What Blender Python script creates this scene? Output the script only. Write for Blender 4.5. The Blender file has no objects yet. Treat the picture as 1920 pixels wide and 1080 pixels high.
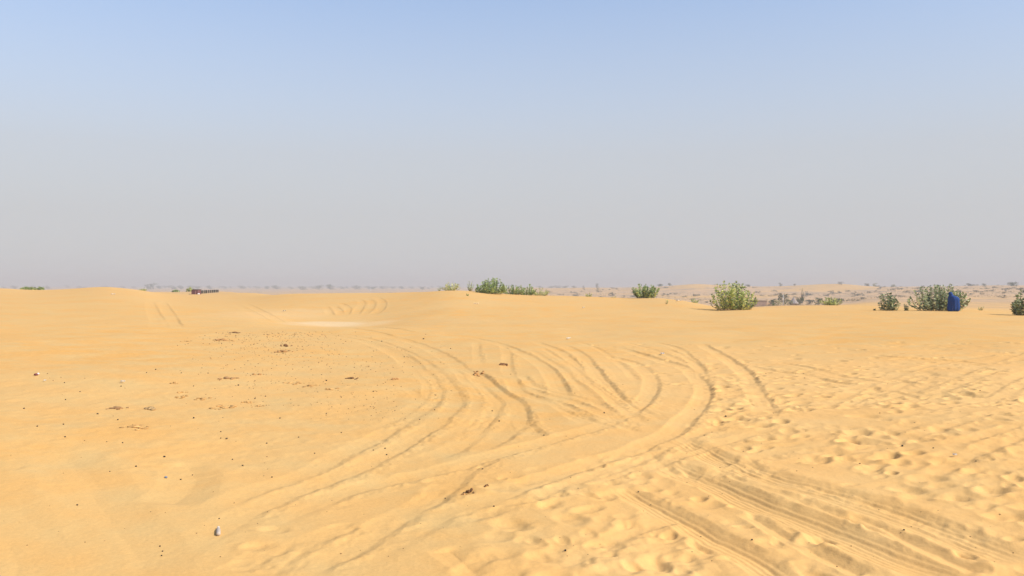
import bpy, bmesh, math, random
import numpy as np
from mathutils import Vector, Matrix

random.seed(11)
rng = np.random.default_rng(11)
sc = bpy.context.scene
COL = sc.collection
R = math.radians

# ------------------------------------------------------------------ camera figures
EYE, FPX, HOR = 1.7, 1598.0, 535.0        # eye height (m), focal length and horizon row of a 1920 px frame

# ------------------------------------------------------------------ small helpers
def link(o, parent=None):
    COL.objects.link(o)
    if parent: o.parent = parent
    return o

def mesh_obj(name, verts, faces, mat, parent=None, cols=None, smooth=False):
    me = bpy.data.meshes.new(name)
    me.from_pydata([tuple(v) for v in verts], [], [tuple(f) for f in faces])
    if cols is not None:
        ca = me.color_attributes.new('tint', 'FLOAT_COLOR', 'POINT')
        a = np.ones((len(verts), 4), np.float32)
        a[:, :3] = np.asarray(cols, np.float32).reshape(len(verts), -1)[:, :3]
        ca.data.foreach_set('color', a.ravel())
    if smooth:
        me.polygons.foreach_set('use_smooth', [True] * len(me.polygons))
    if isinstance(mat, (list, tuple)):
        for m in mat: me.materials.append(m)
    else:
        me.materials.append(mat)
    me.update()
    return link(bpy.data.objects.new(name, me), parent)

def tag(o, label, cat, group=None, kind=None):
    if label: o['label'] = label
    if cat: o['category'] = cat
    if group: o['group'] = group
    if kind: o['kind'] = kind
    return o

def empty(name, loc, rz=0.0):
    o = bpy.data.objects.new(name, None)
    o.empty_display_size = 0.2
    o.location = loc
    o.rotation_euler = (0, 0, rz)
    return link(o)

def copy_tree(o, parent=None):
    c = o.copy(); COL.objects.link(c)
    if parent: c.parent = parent
    for ch in list(o.children): copy_tree(ch, c)
    return c

class MB:
    """collects shapes for ONE mesh"""
    def __init__(s): s.v, s.f, s.c = [], [], []
    def add(s, vs, fs, col=None):
        b = len(s.v); s.v += [tuple(v) for v in vs]
        s.f += [tuple(i + b for i in f) for f in fs]
        s.c += [col or (1, 1, 1)] * len(vs)
    def box(s, c, d, rz=0, col=None, taper=1.0):
        x, y, z = d[0] / 2, d[1] / 2, d[2] / 2
        vs = []
        for sz, t in ((-1, 1.0), (1, taper)):
            for sx, sy in ((-1, -1), (1, -1), (1, 1), (-1, 1)):
                px, py = sx * x * t, sy * y * t
                vs.append((c[0] + px * math.cos(rz) - py * math.sin(rz), c[1] + px * math.sin(rz) + py * math.cos(rz), c[2] + sz * z))
        s.add(vs, [(3, 2, 1, 0), (4, 5, 6, 7), (0, 1, 5, 4), (1, 2, 6, 5), (2, 3, 7, 6), (3, 0, 4, 7)], col)
    def tube(s, pts, rad, n=6, col=None):
        pts = [Vector(p) for p in pts]; vs, fs = [], []
        for i, p in enumerate(pts):
            d = (pts[min(i + 1, len(pts) - 1)] - pts[max(i - 1, 0)]).normalized()
            a = d.orthogonal().normalized(); b = d.cross(a)
            r = rad[i] if isinstance(rad, (list, tuple)) else rad
            for k in range(n):
                t = 2 * math.pi * k / n
                vs.append(p + a * math.cos(t) * r + b * math.sin(t) * r)
        for i in range(len(pts) - 1):
            for k in range(n):
                k2 = (k + 1) % n
                fs.append((i * n + k, i * n + k2, (i + 1) * n + k2, (i + 1) * n + k))
        fs.append(tuple(range(n))[::-1]); fs.append(tuple(range((len(pts) - 1) * n, len(pts) * n)))
        s.add(vs, fs, col)
    def rings(s, rings, col=None, cap=True):
        n = len(rings[0]); vs = [p for r in rings for p in r]; fs = []
        for i in range(len(rings) - 1):
            for k in range(n):
                k2 = (k + 1) % n
                fs.append((i * n + k, i * n + k2, (i + 1) * n + k2, (i + 1) * n + k))
        if cap:
            fs.append(tuple(range(n))[::-1]); fs.append(tuple(range((len(rings) - 1) * n, len(rings) * n)))
        s.add(vs, fs, col)
    def build(s, name, mat, parent=None, smooth=False):
        return mesh_obj(name, s.v, s.f, mat, parent, s.c, smooth)

# ------------------------------------------------------------------ noise
def vnoise(x, y, seed=0):
    xi, yi = np.floor(x), np.floor(y)
    xf, yf = x - xi, y - yi
    u = xf * xf * xf * (xf * (xf * 6 - 15) + 10); v = yf * yf * yf * (yf * (yf * 6 - 15) + 10)
    xi = xi.astype(np.int64); yi = yi.astype(np.int64)
    def h(a, b):
        n = (a * 374761393 + b * 668265263 + seed * 974634777) & 0x7fffffff
        n = ((n ^ (n >> 13)) * 1274126177) & 0x7fffffff
        return ((n ^ (n >> 16)) & 0xffff) / 32767.5 - 1.0
    a, b, c, d = h(xi, yi), h(xi + 1, yi), h(xi, yi + 1), h(xi + 1, yi + 1)
    return (a * (1 - u) + b * u) * (1 - v) + (c * (1 - u) + d * u) * v

def fbm(x, y, oct=3, seed=0):
    o, a = 0, 1.0
    for k in range(oct):
        o = o + a * vnoise(x * 2 ** k + 17.3 * k, y * 2 ** k - 9.1 * k, seed + k); a *= 0.5
    return o / (2 - 2 ** (1 - oct))

def sstep(a, b, x):
    t = np.clip((x - a) / (b - a), 0, 1)
    return t * t * (3 - 2 * t)

# ------------------------------------------------------------------ terrain: one polar sheet round the viewpoint
A_IN = R(35.5)
az_in = np.linspace(-A_IN, A_IN, 1230)
az_out = np.linspace(A_IN, 2 * math.pi - A_IN, 110)[1:-1]
AZ = np.concatenate([az_in, az_out])               # angle from +Y, positive to the right
NC, NIN = len(AZ), len(az_in)
RR = np.concatenate([np.geomspace(0.6, 4.2, 14)[:-1], np.geomspace(4.2, 125, 1130), np.geomspace(125, 9000, 230)[1:]])
NR = len(RR)
AZs = np.where(AZ > math.pi, AZ - 2 * math.pi, AZ)
PXA = 960 + FPX * np.tan(np.clip(AZs, -A_IN, A_IN))  # frame column each azimuth shows in
CA = np.cos(np.clip(np.abs(AZs), 0, A_IN))

FARL = [(420, 560), (700, 554), (1200, 549), (2500, 542), (5000, 538.5), (9000, 536.8)]
def farr(crest, rc=1150, dip=0.0):
    return [(200, 573 + dip), (400, 572 + dip), (600, 562), (850, 549), (rc, crest), (1500, crest + 4), (2500, 541), (9000, 536.8)]
N0 = [(10, 806.7), (20, 670.9)]
COLS = [
 (-700, N0 + [(33, 617), (60, 578), (100, 556), (150, 541), (200, 547)] + FARL),
 (0,    N0 + [(33, 616), (60, 576), (100, 554), (150, 539.0), (200, 546)] + FARL),
 (62,   N0 + [(33, 616), (60, 576), (100, 555), (155, 543.5), (200, 548)] + FARL),
 (115,  N0 + [(33, 616), (60, 576), (100, 554), (155, 542), (200, 548)] + FARL),
 (200,  N0 + [(33, 616), (60, 575), (100, 550), (150, 535.5), (200, 545)] + FARL),
 (262,  N0 + [(33, 616), (60, 576), (100, 554), (165, 542), (220, 548)] + FARL),
 (300,  N0 + [(33, 616), (60, 578), (120, 558), (240, 546), (330, 552)] + FARL),
 (345,  N0 + [(33, 616.5), (60, 580), (120, 562), (300, 546), (360, 553)] + FARL),
 (430,  N0 + [(33, 617), (60, 583), (120, 562), (290, 545), (350, 551)] + FARL),
 (470,  N0 + [(33, 617), (60, 584), (100, 565), (200, 547), (280, 553)] + FARL),
 (540,  N0 + [(33, 617), (39, 613), (50, 603), (70, 576), (120, 549), (170, 556)] + FARL),
 (620,  N0 + [(33, 616), (43, 617), (51, 605), (62, 588), (80, 565), (110, 548.5), (150, 557)] + FARL),
 (690,  N0 + [(33, 616), (43, 616), (51, 604), (62, 587), (80, 563), (106, 548), (150, 557)] + FARL),
 (760,  N0 + [(33, 616), (43, 609), (52, 596), (70, 568), (98, 546.5), (140, 557)] + FARL),
 (832,  N0 + [(33, 616), (45, 602), (60, 575), (87, 542.5), (120, 554)] + FARL),
 (880,  N0 + [(33, 616), (45, 601), (60, 577), (87, 543), (120, 554)] + FARL),
 (925,  N0 + [(33, 616), (45, 601), (60, 578), (84, 551), (95, 549), (120, 557)] + [(420, 562), (700, 553), (1100, 545), (1500, 541), (2500, 541), (9000, 536.8)]),
 (1000, N0 + [(33, 617), (45, 601), (60, 579), (84, 556), (95, 552.5), (125, 562), (200, 566), (420, 564), (700, 553), (1000, 544), (1300, 540), (2500, 541), (9000, 536.8)]),
 (1100, N0 + [(33, 617), (45, 602), (60, 582), (92, 554.5), (125, 563)] + farr(539.5, 1250, -6)),
 (1185, N0 + [(33, 617), (45, 602), (60, 583), (92, 558), (125, 566)] + farr(538.5, 1200, -3)),
 (1240, N0 + [(33, 617), (45, 602), (60, 583), (87, 556), (115, 569)] + farr(537.5, 1150)),
 (1300, N0 + [(33, 617), (45, 602), (60, 584), (80, 564), (110, 575)] + farr(530.5, 1000)),
 (1335, N0 + [(33, 617), (45, 602), (60, 586), (74, 574), (100, 581)] + farr(533.5, 1000, 3)),
 (1400, N0 + [(33, 617), (45, 600), (62, 581), (75, 576.5), (100, 583)] + farr(537, 1050, 4)),
 (1460, N0 + [(33, 617), (45, 600), (62, 583), (90, 573), (120, 579)] + farr(537, 1050)),
 (1530, N0 + [(33, 617), (45, 600), (62, 583), (92, 571.5), (120, 577)] + farr(533.5, 1000)),
 (1585, N0 + [(33, 617), (45, 600), (62, 583), (92, 572), (120, 576)] + farr(530.5, 1000, -1)),
 (1630, N0 + [(33, 617), (45, 600), (62, 583), (88, 573), (120, 574), (200, 569), (400, 562), (600, 554), (850, 545), (1050, 536.5), (1500, 541), (9000, 536.8)]),
 (1720, N0 + [(33, 617), (45, 600), (62, 582), (75, 578), (110, 578), (200, 572), (400, 562), (600, 552), (850, 542), (1000, 536.5), (1500, 541), (9000, 536.8)]),
 (1800, N0 + [(33, 617), (45, 600), (62, 582), (76, 578.5), (110, 578), (200, 572), (400, 562), (600, 551), (850, 541), (1000, 536), (1500, 541), (9000, 536.8)]),
 (1900, N0 + [(33, 617), (45, 602), (57, 591), (70, 586), (110, 583), (200, 574), (400, 563), (600, 551), (850, 541), (1000, 534.5), (1500, 541), (9000, 536.8)]),
 (2600, N0 + [(33, 617), (45, 602), (57, 592), (70, 588), (110, 584), (200, 575), (400, 564), (600, 552), (850, 541), (1000, 535), (1500, 541), (9000, 536.8)]),
]
LG = np.linspace(math.log(0.5), math.log(9000), 1100)
prof = []
for px, pts in COLS:
    c = math.cos(math.atan((min(max(px, -175), 2095) - 960) / FPX))
    r = np.array([0.5, 5.0] + [p[0] for p in pts]); z = np.array([0.0, 0.0] + [EYE - p[0] * c * (p[1] - HOR) / FPX for p in pts])
    prof.append(np.interp(np.exp(LG), r, z))
prof = np.array(prof)
def gsm(a, sig, axis):
    k = np.arange(-int(3 * sig), int(3 * sig) + 1); w = np.exp(-k ** 2 / (2 * sig * sig)); w /= w.sum()
    pad = [(0, 0)] * a.ndim; pad[axis] = (len(k) // 2, len(k) // 2)
    ap = np.pad(a, pad, mode='edge')
    return np.apply_along_axis(lambda m: np.convolve(m, w, 'valid'), axis, ap)
prof = gsm(prof, 4.5, 1)                            # rounds each crest
PG = np.arange(-700, 2601, 4.0)
lat = np.array([np.interp(PG, [c[0] for c in COLS], prof[:, k]) for k in range(prof.shape[1])]).T
lat = gsm(lat, 5.0, 0)
# sample to the sheet
ri = (np.log(RR) - LG[0]) / (LG[1] - LG[0]); r0 = np.clip(ri.astype(int), 0, len(LG) - 2); rf = ri - r0
ci = (np.clip(PXA, -699, 2599) + 700) / 4.0; c0 = np.clip(ci.astype(int), 0, len(PG) - 2); cf = ci - c0
latr = lat[:, r0] * (1 - rf) + lat[:, r0 + 1] * rf
BASE = (latr[c0].T * (1 - cf) + latr[c0 + 1].T * cf)          # NR x NC
XX = RR[:, None] * np.sin(AZ)[None]; YY = RR[:, None] * np.cos(AZ)[None]
RG = np.repeat(RR[:, None], NC, 1)
# broad undulations
BASE += 0.05 * fbm(XX / 3.1, YY / 3.6, 2, 3) * sstep(5, 14, RG) * (1 - sstep(45, 110, RG))
BASE += 0.025 * fbm(XX / 1.3, YY / 1.7, 2, 5) * sstep(4, 8, RG) * (1 - sstep(30, 60, RG))
lump = sstep(260, 700, RG)
hill = fbm(XX / 85, YY / 60, 3, 9)
BASE += lump * (1.15 * np.where(XX > 0, 1.0, 0.55)) * hill * sstep(9000, 1500, RG)

_gx = np.arange(NIN)
def px_col(x): return int(np.clip(np.round((math.atan((x - 960) / FPX) + A_IN) / (2 * A_IN) * (NIN - 1)), 0, NIN - 1))
def project_rows(ci): return HOR + FPX * (EYE - BASE[:, ci]) / (RR * CA[ci])
def at_px(x, y):
    """ground point that the frame shows at (x, y): first hit going outwards"""
    ci = px_col(min(max(x, -160), 2080)); yp = project_rows(ci)
    k = int(np.argmax(yp[5:] <= y)) + 5
    t = (yp[k - 1] - y) / max(1e-9, yp[k - 1] - yp[k])
    r = RR[k - 1] + (RR[k] - RR[k - 1]) * min(max(t, 0), 1)
    a = math.atan((x - 960) / FPX)
    return (r * math.sin(a), r * math.cos(a))
def at_r(x, r):
    a = math.atan((x - 960) / FPX)
    return (r * math.sin(a), r * math.cos(a))

# ------------------------------------------------------------------ sand detail: noise, tyre tracks, footprints
D = np.zeros((NR, NC))
PYY = HOR + FPX * (EYE - BASE) / (RG * CA[None])               # frame row of each vertex (only to say where the trampled sand lies)
PXX = np.repeat(PXA[None], NR, 0)
near = (RG < 70) & (np.arange(NC)[None] < NIN)
rough = np.clip(sstep(980, 1400, PXX + 0.25 * (PYY - 700)) * sstep(628, 665, PYY) + 0.55 * sstep(700, 1000, PXX) * sstep(850, 930, PYY), 0, 1) * near
rough *= 0.35 + 0.65 * sstep(-0.35, 0.35, fbm(XX / 1.6, YY / 2.2, 2, 21))
left = (1 - sstep(700, 1100, PXX)) * near
D += rough * 0.0075 * fbm(XX / 0.23, YY / 0.31, 3, 31)
D += rough * 0.005 * np.abs(fbm(XX / 0.11 + YY / 0.5, YY / 0.20, 2, 33))
D += left * sstep(620, 650, PYY) * (1 - sstep(860, 960, PYY)) * 0.006 * fbm(XX / 0.12, YY / 0.16, 2, 35)
D += near * 0.004 * fbm(XX / 0.3, YY / 0.4, 2, 37)

def catmull(pts, n=10):
    P = [np.array(p, float) for p in pts]; P = [2 * P[0] - P[1]] + P + [2 * P[-1] - P[-2]]
    out = []
    for i in range(1, len(P) - 2):
        for k in range(n):
            t = k / n
            out.append(0.5 * ((2 * P[i]) + (-P[i - 1] + P[i + 1]) * t + (2 * P[i - 1] - 5 * P[i] + 4 * P[i + 1] - P[i + 2]) * t * t + (-P[i - 1] + 3 * P[i] - 3 * P[i + 1] + P[i + 2]) * t ** 3))
    out.append(P[-2])
    return out

DMIN = np.full((NR, NIN), 1e9); SGN = np.zeros((NR, NIN)); TPR = np.zeros((NR, NIN))
LOGR = np.log(RR)
def row_range(a, b): return max(0, int(np.searchsorted(RR, a)) - 1), min(NR, int(np.searchsorted(RR, b)) + 1)
def col_range(a, b):
    f = lambda t: (t + A_IN) / (2 * A_IN) * (NIN - 1)
    return max(0, int(f(a)) - 1), min(NIN, int(f(b)) + 2)

def track(pts, w=0.3, depth=0.045, wall=0.09, tread=0.0, fade=0.12, berm=0.25, jag=0.03, seed=1):
    """carve one tyre track: pts run along the steep wall that shades the floor, the floor lies on its left as seen from the camera"""
    dense = catmull(pts, 6)
    G = np.array([at_px(p[0], p[1]) for p in dense])
    # even out in ground space
    seg = np.hypot(*(G[1:] - G[:-1]).T); L = np.concatenate([[0], np.cumsum(seg)])
    n = int(min(240, max(12, L[-1] / 0.12)))
    s = np.linspace(0, L[-1], n); G = np.stack([np.interp(s, L, G[:, 0]), np.interp(s, L, G[:, 1])], 1)
    for c in (0, 1):
        g = np.pad(G[:, c], 2, mode='edge'); G[:, c] = (g[:-4] + 2 * g[1:-3] + 3 * g[2:-2] + 2 * g[3:-1] + g[4:]) / 9
    m = w * 1.4 + 0.1
    touched = []
    for i in range(n - 1):
        a, b = G[i], G[i + 1]
        lo = np.minimum(a, b) - m; hi = np.maximum(a, b) + m
        cs = [np.hypot(x, y) for x in (lo[0], hi[0]) for y in (lo[1], hi[1])]
        rmin, rmax = max(0.8, min(np.hypot(*a), np.hypot(*b)) - m), max(np.hypot(*a), np.hypot(*b)) + m
        an = [math.atan2(p[0], p[1]) for p in (a, b)]; ma = m / rmin
        i0, i1 = row_range(rmin, rmax); j0, j1 = col_range(min(an) - ma, max(an) + ma)
        if i1 <= i0 or j1 <= j0: continue
        x = XX[i0:i1, j0:j1]; y = YY[i0:i1, j0:j1]
        dx, dy = b - a; l2 = dx * dx + dy * dy + 1e-12
        t = np.clip(((x - a[0]) * dx + (y - a[1]) * dy) / l2, 0, 1)
        vx, vy = x - (a[0] + t * dx), y - (a[1] + t * dy)
        d = np.hypot(vx, vy); cr = -(dx * vy - dy * vx)
        sub = DMIN[i0:i1, j0:j1]; k = d < sub
        sub[k] = d[k]; SGN[i0:i1, j0:j1][k] = np.sign(cr[k]); TPR[i0:i1, j0:j1][k] = ((i + t) / (n - 1))[k]
        touched.append((i0, i1, j0, j1))
    if not touched: return
    T = np.array(touched); i0, i1, j0, j1 = T[:, 0].min(), T[:, 1].max(), T[:, 2].min(), T[:, 3].max()
    d = DMIN[i0:i1, j0:j1]; ok = d < m * 1.2
    x = XX[i0:i1, j0:j1]; y = YY[i0:i1, j0:j1]
    s_ = np.where(ok, d * SGN[i0:i1, j0:j1], -9) + jag * (0.5 * vnoise(x / 0.14, y / 0.14, seed * 7) + vnoise(x / 0.7, y / 0.7, seed * 7 + 3))
    t_ = TPR[i0:i1, j0:j1]
    f = sstep(0, fade, t_) * sstep(0, fade, 1 - t_) * ok * (0.75 + 0.35 * vnoise(t_ * 9, t_ * 0 + seed, seed) if wall < .1 else 1.0)
    w_ = w
    h = np.interp(s_, [-0.28 * w_ - 0.06, -0.05, 0.0, wall, 0.55 * w_, 0.85 * w_, 1.05 * w_, 1.35 * w_],
                  [0, berm * depth, 0.25 * depth, -depth, -0.9 * depth, -0.45 * depth, 0.12 * depth, 0])
    mask = sstep(-0.02, 0.05, s_) * sstep(w_ * 1.05, w_ * 0.85, s_) * f
    if tread: h = h + tread * np.cos(s_ * 2 * math.pi / 0.055) * sstep(0.05, 0.1, s_) * sstep(w_, w_ * 0.8, s_)
    sub = D[i0:i1, j0:j1]
    crumb = (0.011 * np.exp(-((s_ + 0.02) / 0.09) ** 2) + 0.003 * mask) * fbm(x / 0.07, y / 0.09, 2, seed) * (0.35 if wall > .09 else 1.0) * (wall < .18)
    D[i0:i1, j0:j1] = sub * (1 - (0.7 if wall < .1 else 0.95 if wall < .18 else 0.3) * mask) + (h + crumb) * f
    d[:] = 1e9

TR = [
 # far face of the hollow: turning circles and a slanting pair on the left dune
 ([(617,574),(625,585),(628,592)], .6, .07), ([(633,574),(644,582),(648,590)], .6, .07), ([(640,568),(650,571),(659,577),(659,585),(653,591)], .6, .08),
 ([(670,559),(680,562),(686,568),(681,580),(673,591)], .7, .08), ([(682,557),(695,560),(705,568),(701,579),(689,590)], .6, .07),
 ([(690,556),(711,557),(725,566),(722,579),(705,591)], .7, .09),
 ([(289,566),(300,585),(315,605),(322,622)], .7, .07), ([(312,566),(330,590),(350,620)], .7, .07),
 ([(440,560),(480,575),(520,595),(545,610)], .8, .06), ([(420,556),(450,570),(490,590),(520,608)], .8, .05),
 # the ridge in front of the hollow
 ([(560,617),(620,626),(700,640),(760,660),(800,690)], .5, .06), ([(600,620),(680,634),(740,654),(790,680),(815,705)], .45, .05),
 ([(640,624),(720,640),(790,668),(840,700)], .4, .05), ([(700,622),(780,640),(850,668),(900,704)], .4, .05),
 ([(700,612),(750,616),(790,624)], .6, .05), ([(660,614),(710,622),(760,634)], .6, .05),
 # curved fans in the middle
 ([(800,690),(823,706),(837,735),(833,753),(807,773),(773,793),(740,817),(707,833),(673,853),(640,873),(617,885),(567,907),(500,930),(450,953),(400,973),(360,992)], .3, .038),
 ([(820,690),(847,710),(870,740),(877,760),(857,780),(830,803),(790,830),(740,860),(707,877),(660,897),(600,922),(567,933),(493,970),(433,1007),(367,1040),(320,1064)], .32, .042),
 ([(760,722),(790,735),(800,752),(780,772),(750,792),(720,810)], .22, .02),
 ([(880,704),(905,716),(930,735),(943,747),(950,763),(937,787),(913,813),(887,837),(867,852),(830,862),(790,875)], .33, .06),
 ([(895,694),(920,707),(947,730),(977,747),(993,760),(998,780),(990,800),(970,820),(940,837),(900,853)], .5, .085),
 ([(950,858),(917,873),(873,910),(827,947),(773,977),(747,997),(683,1040),(640,1063),(590,1092)], .3, .055),
 ([(1160,650),(1200,660),(1240,672),(1280,683),(1300,690),(1323,707),(1338,727),(1340,745),(1323,773),(1300,800),(1280,817),(1240,832),(1213,850),(1173,860),(1113,880),(1067,897),(1003,917),(973,933),(930,950),(900,958),(847,983),(800,1013),(757,1037),(727,1053),(693,1080),(660,1102)], .32, .06),
 ([(1120,662),(1160,670),(1200,680),(1223,693),(1240,710),(1240,730),(1227,753),(1207,770),(1187,783),(1160,797),(1133,807),(1090,817),(1040,833),(973,850),(933,862),(873,879),(807,895),(763,905),(720,915),(673,929),(620,952),(560,980),(500,1012)], .32, .05),
 ([(1320,643),(1353,660),(1383,677),(1407,693),(1423,710),(1437,730),(1450,750),(1462,770),(1465,787)], .34, .06),
 ([(1230,640),(1280,653),(1303,670),(1323,690),(1337,713)], .28, .045),
 ([(880,630),(940,643),(980,657),(1013,673),(1040,690),(1060,713),(1073,737),(1083,755)], .36, .06),
 ([(1050,644),(1067,647),(1100,663),(1117,680),(1137,703),(1160,727),(1180,747),(1200,763),(1240,780),(1273,797)], .36, .055),
 ([(1010,640),(1045,652),(1075,668),(1098,690),(1112,712)], .3, .04),
 ([(955,648),(962,665),(966,690),(973,710)], .28, .04),
 ([(900,640),(905,660),(908,685)], .25, .03),
 ([(973,707),(993,733),(1030,748),(1073,760),(1107,780),(1145,797)], .3, .05),
 ([(990,722),(1020,734),(1060,745),(1100,755),(1150,775),(1190,795)], .26, .035),
 ([(998,782),(1010,800),(1040,819)], .3, .045),
 ([(1090,700),(1130,722),(1165,748),(1200,775),(1230,800)], .26, .03),
 # right: broad ruts that run out towards the viewer
 ([(1290,817),(1347,840),(1390,860),(1440,877),(1493,893),(1553,907),(1613,923),(1660,937),(1713,953),(1780,977),(1847,1000),(1920,1030),(1990,1060)], .42, .065, .16, .004),
 ([(1260,862),(1280,867),(1330,883),(1387,903),(1430,923),(1487,943),(1547,963),(1600,987),(1663,1007),(1723,1037),(1800,1057),(1880,1090)], .42, .075, .17, .004),
 ([(1600,958),(1640,973),(1690,987),(1707,1003),(1740,1020),(1780,1033),(1827,1053),(1890,1080)], .2, .05, .1),
 ([(1190,908),(1207,917),(1240,933),(1280,957),(1330,977),(1363,1000),(1413,1020),(1453,1040),(1487,1063),(1530,1095)], .32, .06, .13, .003),
 ([(1410,956),(1423,963),(1457,973),(1480,993),(1543,1023),(1573,1040),(1613,1053),(1670,1085)], .2, .05, .1),
 ([(1230,850),(1262,866),(1300,888)], .22, .04, .1),
 ([(870,1018),(900,1033),(930,1052),(960,1062),(1000,1064)], .3, .04, .2),
 ([(1985,800),(1920,827),(1847,857),(1797,883),(1755,899)], .26, .045), ([(1940,795),(1880,813),(1833,827),(1793,840)], .22, .035),
 ([(1985,705),(1920,733),(1873,757),(1845,768)], .28, .045), ([(1960,695),(1913,713),(1873,733),(1850,755)], .26, .045),
 ([(1900,660),(1847,670),(1753,687),(1680,710),(1623,733),(1550,775)], .28, .03), ([(1960,650),(1900,670),(1820,700),(1740,730),(1640,757),(1575,780)], .28, .035),
 ([(1960,765),(1920,773),(1780,787),(1697,807),(1630,815)], .26, .03), ([(1960,735),(1860,752),(1760,770),(1680,786),(1590,793)], .26, .03),
 ([(1900,690),(1840,710),(1780,735),(1720,748)], .22, .03), ([(1750,705),(1690,730),(1640,745),(1600,765)], .2, .03),
 ([(1980,860),(1900,888),(1840,895)], .22, .03), ([(1700,835),(1630,850),(1560,858),(1480,872)], .24, .028), ([(1860,782),(1760,812),(1690,830)], .24, .03),
 ([(1420,687),(1473,697),(1513,700),(1563,713),(1613,720),(1640,727)], .26, .05), ([(1470,680),(1530,690),(1590,706),(1680,718)], .24, .04), ([(1640,665),(1720,672),(1800,676),(1840,682)], .24, .04),
 ([(1655,732),(1700,736),(1745,752)], .2, .04),
 ([(1300,973),(1240,990),(1200,1010),(1133,1040),(1107,1057),(1040,1078)], .24, .04),
 ([(1150,890),(1060,922),(1000,940),(940,962),(880,990)], .2, .025), ([(1210,880),(1140,905),(1075,925)], .2, .025),
 ([(700,985),(640,1010),(593,1033),(560,1060),(535,1090)], .26, .03), ([(590,1012),(520,1045),(470,1080)], .24, .025),
 ([(1000, 655), (1060, 690), (1105, 730), (1150, 765), (1200, 800), (1235, 818)], .2, .03), ([(1020, 650), (1085, 690), (1130, 728), (1180, 765), (1220, 795)], .18, .025), ([(1085, 640), (1130, 655), (1180, 690), (1210, 720)], .2, .03),
 ([(1170, 640), (1230, 655), (1275, 672), (1300, 683)], .22, .03), ([(1040, 745), (1090, 768), (1150, 790), (1230, 812)], .16, .03), ([(1050, 760), (1110, 785), (1170, 800)], .16, .03), ([(985, 700), (1010, 722), (1050, 735), (1110, 748), (1180, 780)], .2, .03),
 ([(860, 690), (890, 718), (910, 745), (905, 780), (870, 812), (820, 840)], .22, .03), ([(780, 690), (805, 712), (815, 735), (800, 758), (760, 785), (690, 815)], .2, .022), ([(1260, 655), (1300, 672), (1330, 695)], .22, .035),
 ([(1500, 770), (1400, 790), (1330, 815), (1280, 835), (1200, 875), (1100, 910)], .22, .03), ([(1480, 800), (1380, 830), (1290, 860), (1200, 890)], .22, .028), ([(1600, 830), (1480, 850), (1400, 875), (1330, 905)], .2, .022),
 ([(1340, 870), (1420, 905), (1500, 930), (1600, 968), (1720, 1010)], .12, .03, .08), ([(1360, 850), (1450, 890), (1550, 920), (1680, 958), (1800, 1000), (1930, 1050)], .12, .03, .08),
 # left: soft wind-smoothed marks
 ([(385,862),(413,880),(418,903),(407,927),(370,955)], .5, .04, .22), ([(180,840),(240,905),(300,960),(350,1030),(370,1090)], .6, .03, .3),
 ([(40,940),(95,985),(140,1030),(150,1090)], .6, .028, .3), ([(-40,900),(60,920),(150,960),(230,1010),(260,1090)], .6, .025, .3), ([(0,800),(120,835),(230,880),(280,930)], .5, .018, .3),
]
# footprints and scuffs before the tracks that cross them
def stamp(x, y, a, b, th, dep, rim=0.3):
    r = math.hypot(x, y); an = math.atan2(x, y); m = max(a, b) * 2.2
    i0, i1 = row_range(max(0.8, r - m), r + m); j0, j1 = col_range(an - m / r, an + m / r)
    if i1 <= i0 or j1 <= j0: return
    dx, dy = XX[i0:i1, j0:j1] - x, YY[i0:i1, j0:j1] - y
    u = (dx * math.cos(th) + dy * math.sin(th)) / a; v = (-dx * math.sin(th) + dy * math.cos(th)) / b
    q = np.hypot(u, v)
    D[i0:i1, j0:j1] += dep * (-np.exp(-q ** 4) * (1 + 0.45 * u) + rim * np.exp(-((q - 1.35) / 0.36) ** 2) * (0.7 + 0.5 * np.clip(-u, -1, 1)))
def prints(n, poly, size, dep, th0, spread):
    xs = [p[0] for p in poly]; ys = [p[1] for p in poly]; k = 0
    def inside(x, y):
        c = False
        for i in range(len(poly)):
            x1, y1 = poly[i]; x2, y2 = poly[i - 1]
            if (y1 > y) != (y2 > y) and x < (x2 - x1) * (y - y1) / (y2 - y1) + x1: c = not c
        return c
    while k < n:
        x, y = random.uniform(min(xs), max(xs)), random.uniform(min(ys), max(ys))
        if not inside(x, y): continue
        k += 1
        g = at_px(x, y); s = size * random.uniform(0.55, 1.3)
        stamp(g[0], g[1], s, s * random.uniform(0.5, 0.8), R(th0 + random.uniform(-spread, spread)), dep * random.choice((.25, .4, .5, .9)) * random.uniform(.8, 1.1))
prints(520, [(1080, 640), (1940, 640), (1940, 760), (1480, 770), (1250, 720)], 0.15, 0.036, 40, 70)
prints(110, [(1290, 690), (1420, 690), (1470, 800), (1340, 800)], 0.15, 0.03, 40, 70)
prints(170, [(1250, 770), (1940, 760), (1940, 870), (1450, 870)], 0.14, 0.022, 50, 60)
prints(95, [(1180, 880), (1500, 880), (1940, 960), (1940, 1090), (1150, 1090)], 0.12, 0.026, 60, 70)
prints(75, [(880, 960), (1260, 900), (1320, 1090), (850, 1090)], 0.12, 0.023, 60, 60)
prints(70, [(880, 900), (1300, 820), (1300, 900), (1000, 960)], 0.13, 0.022, 40, 50)
prints(25, [(560, 900), (900, 880), (800, 1040), (420, 1080)], 0.12, 0.014, 40, 60)
prints(60, [(1600, 880), (1940, 850), (1940, 990), (1760, 960)], 0.13, 0.026, 30, 60)
for i, t in enumerate(TR):
    track(t[0], t[1], t[2] * (0.45 if t[0][0][1] < 612 else 0.41 if len(t) < 4 else 0.56), *(t[3:4] or (0.075,)), tread=(t[4] if len(t) > 4 else 0.0), seed=i + 1, jag=0.022 if t[1] < 0.45 else 0.03)
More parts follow.
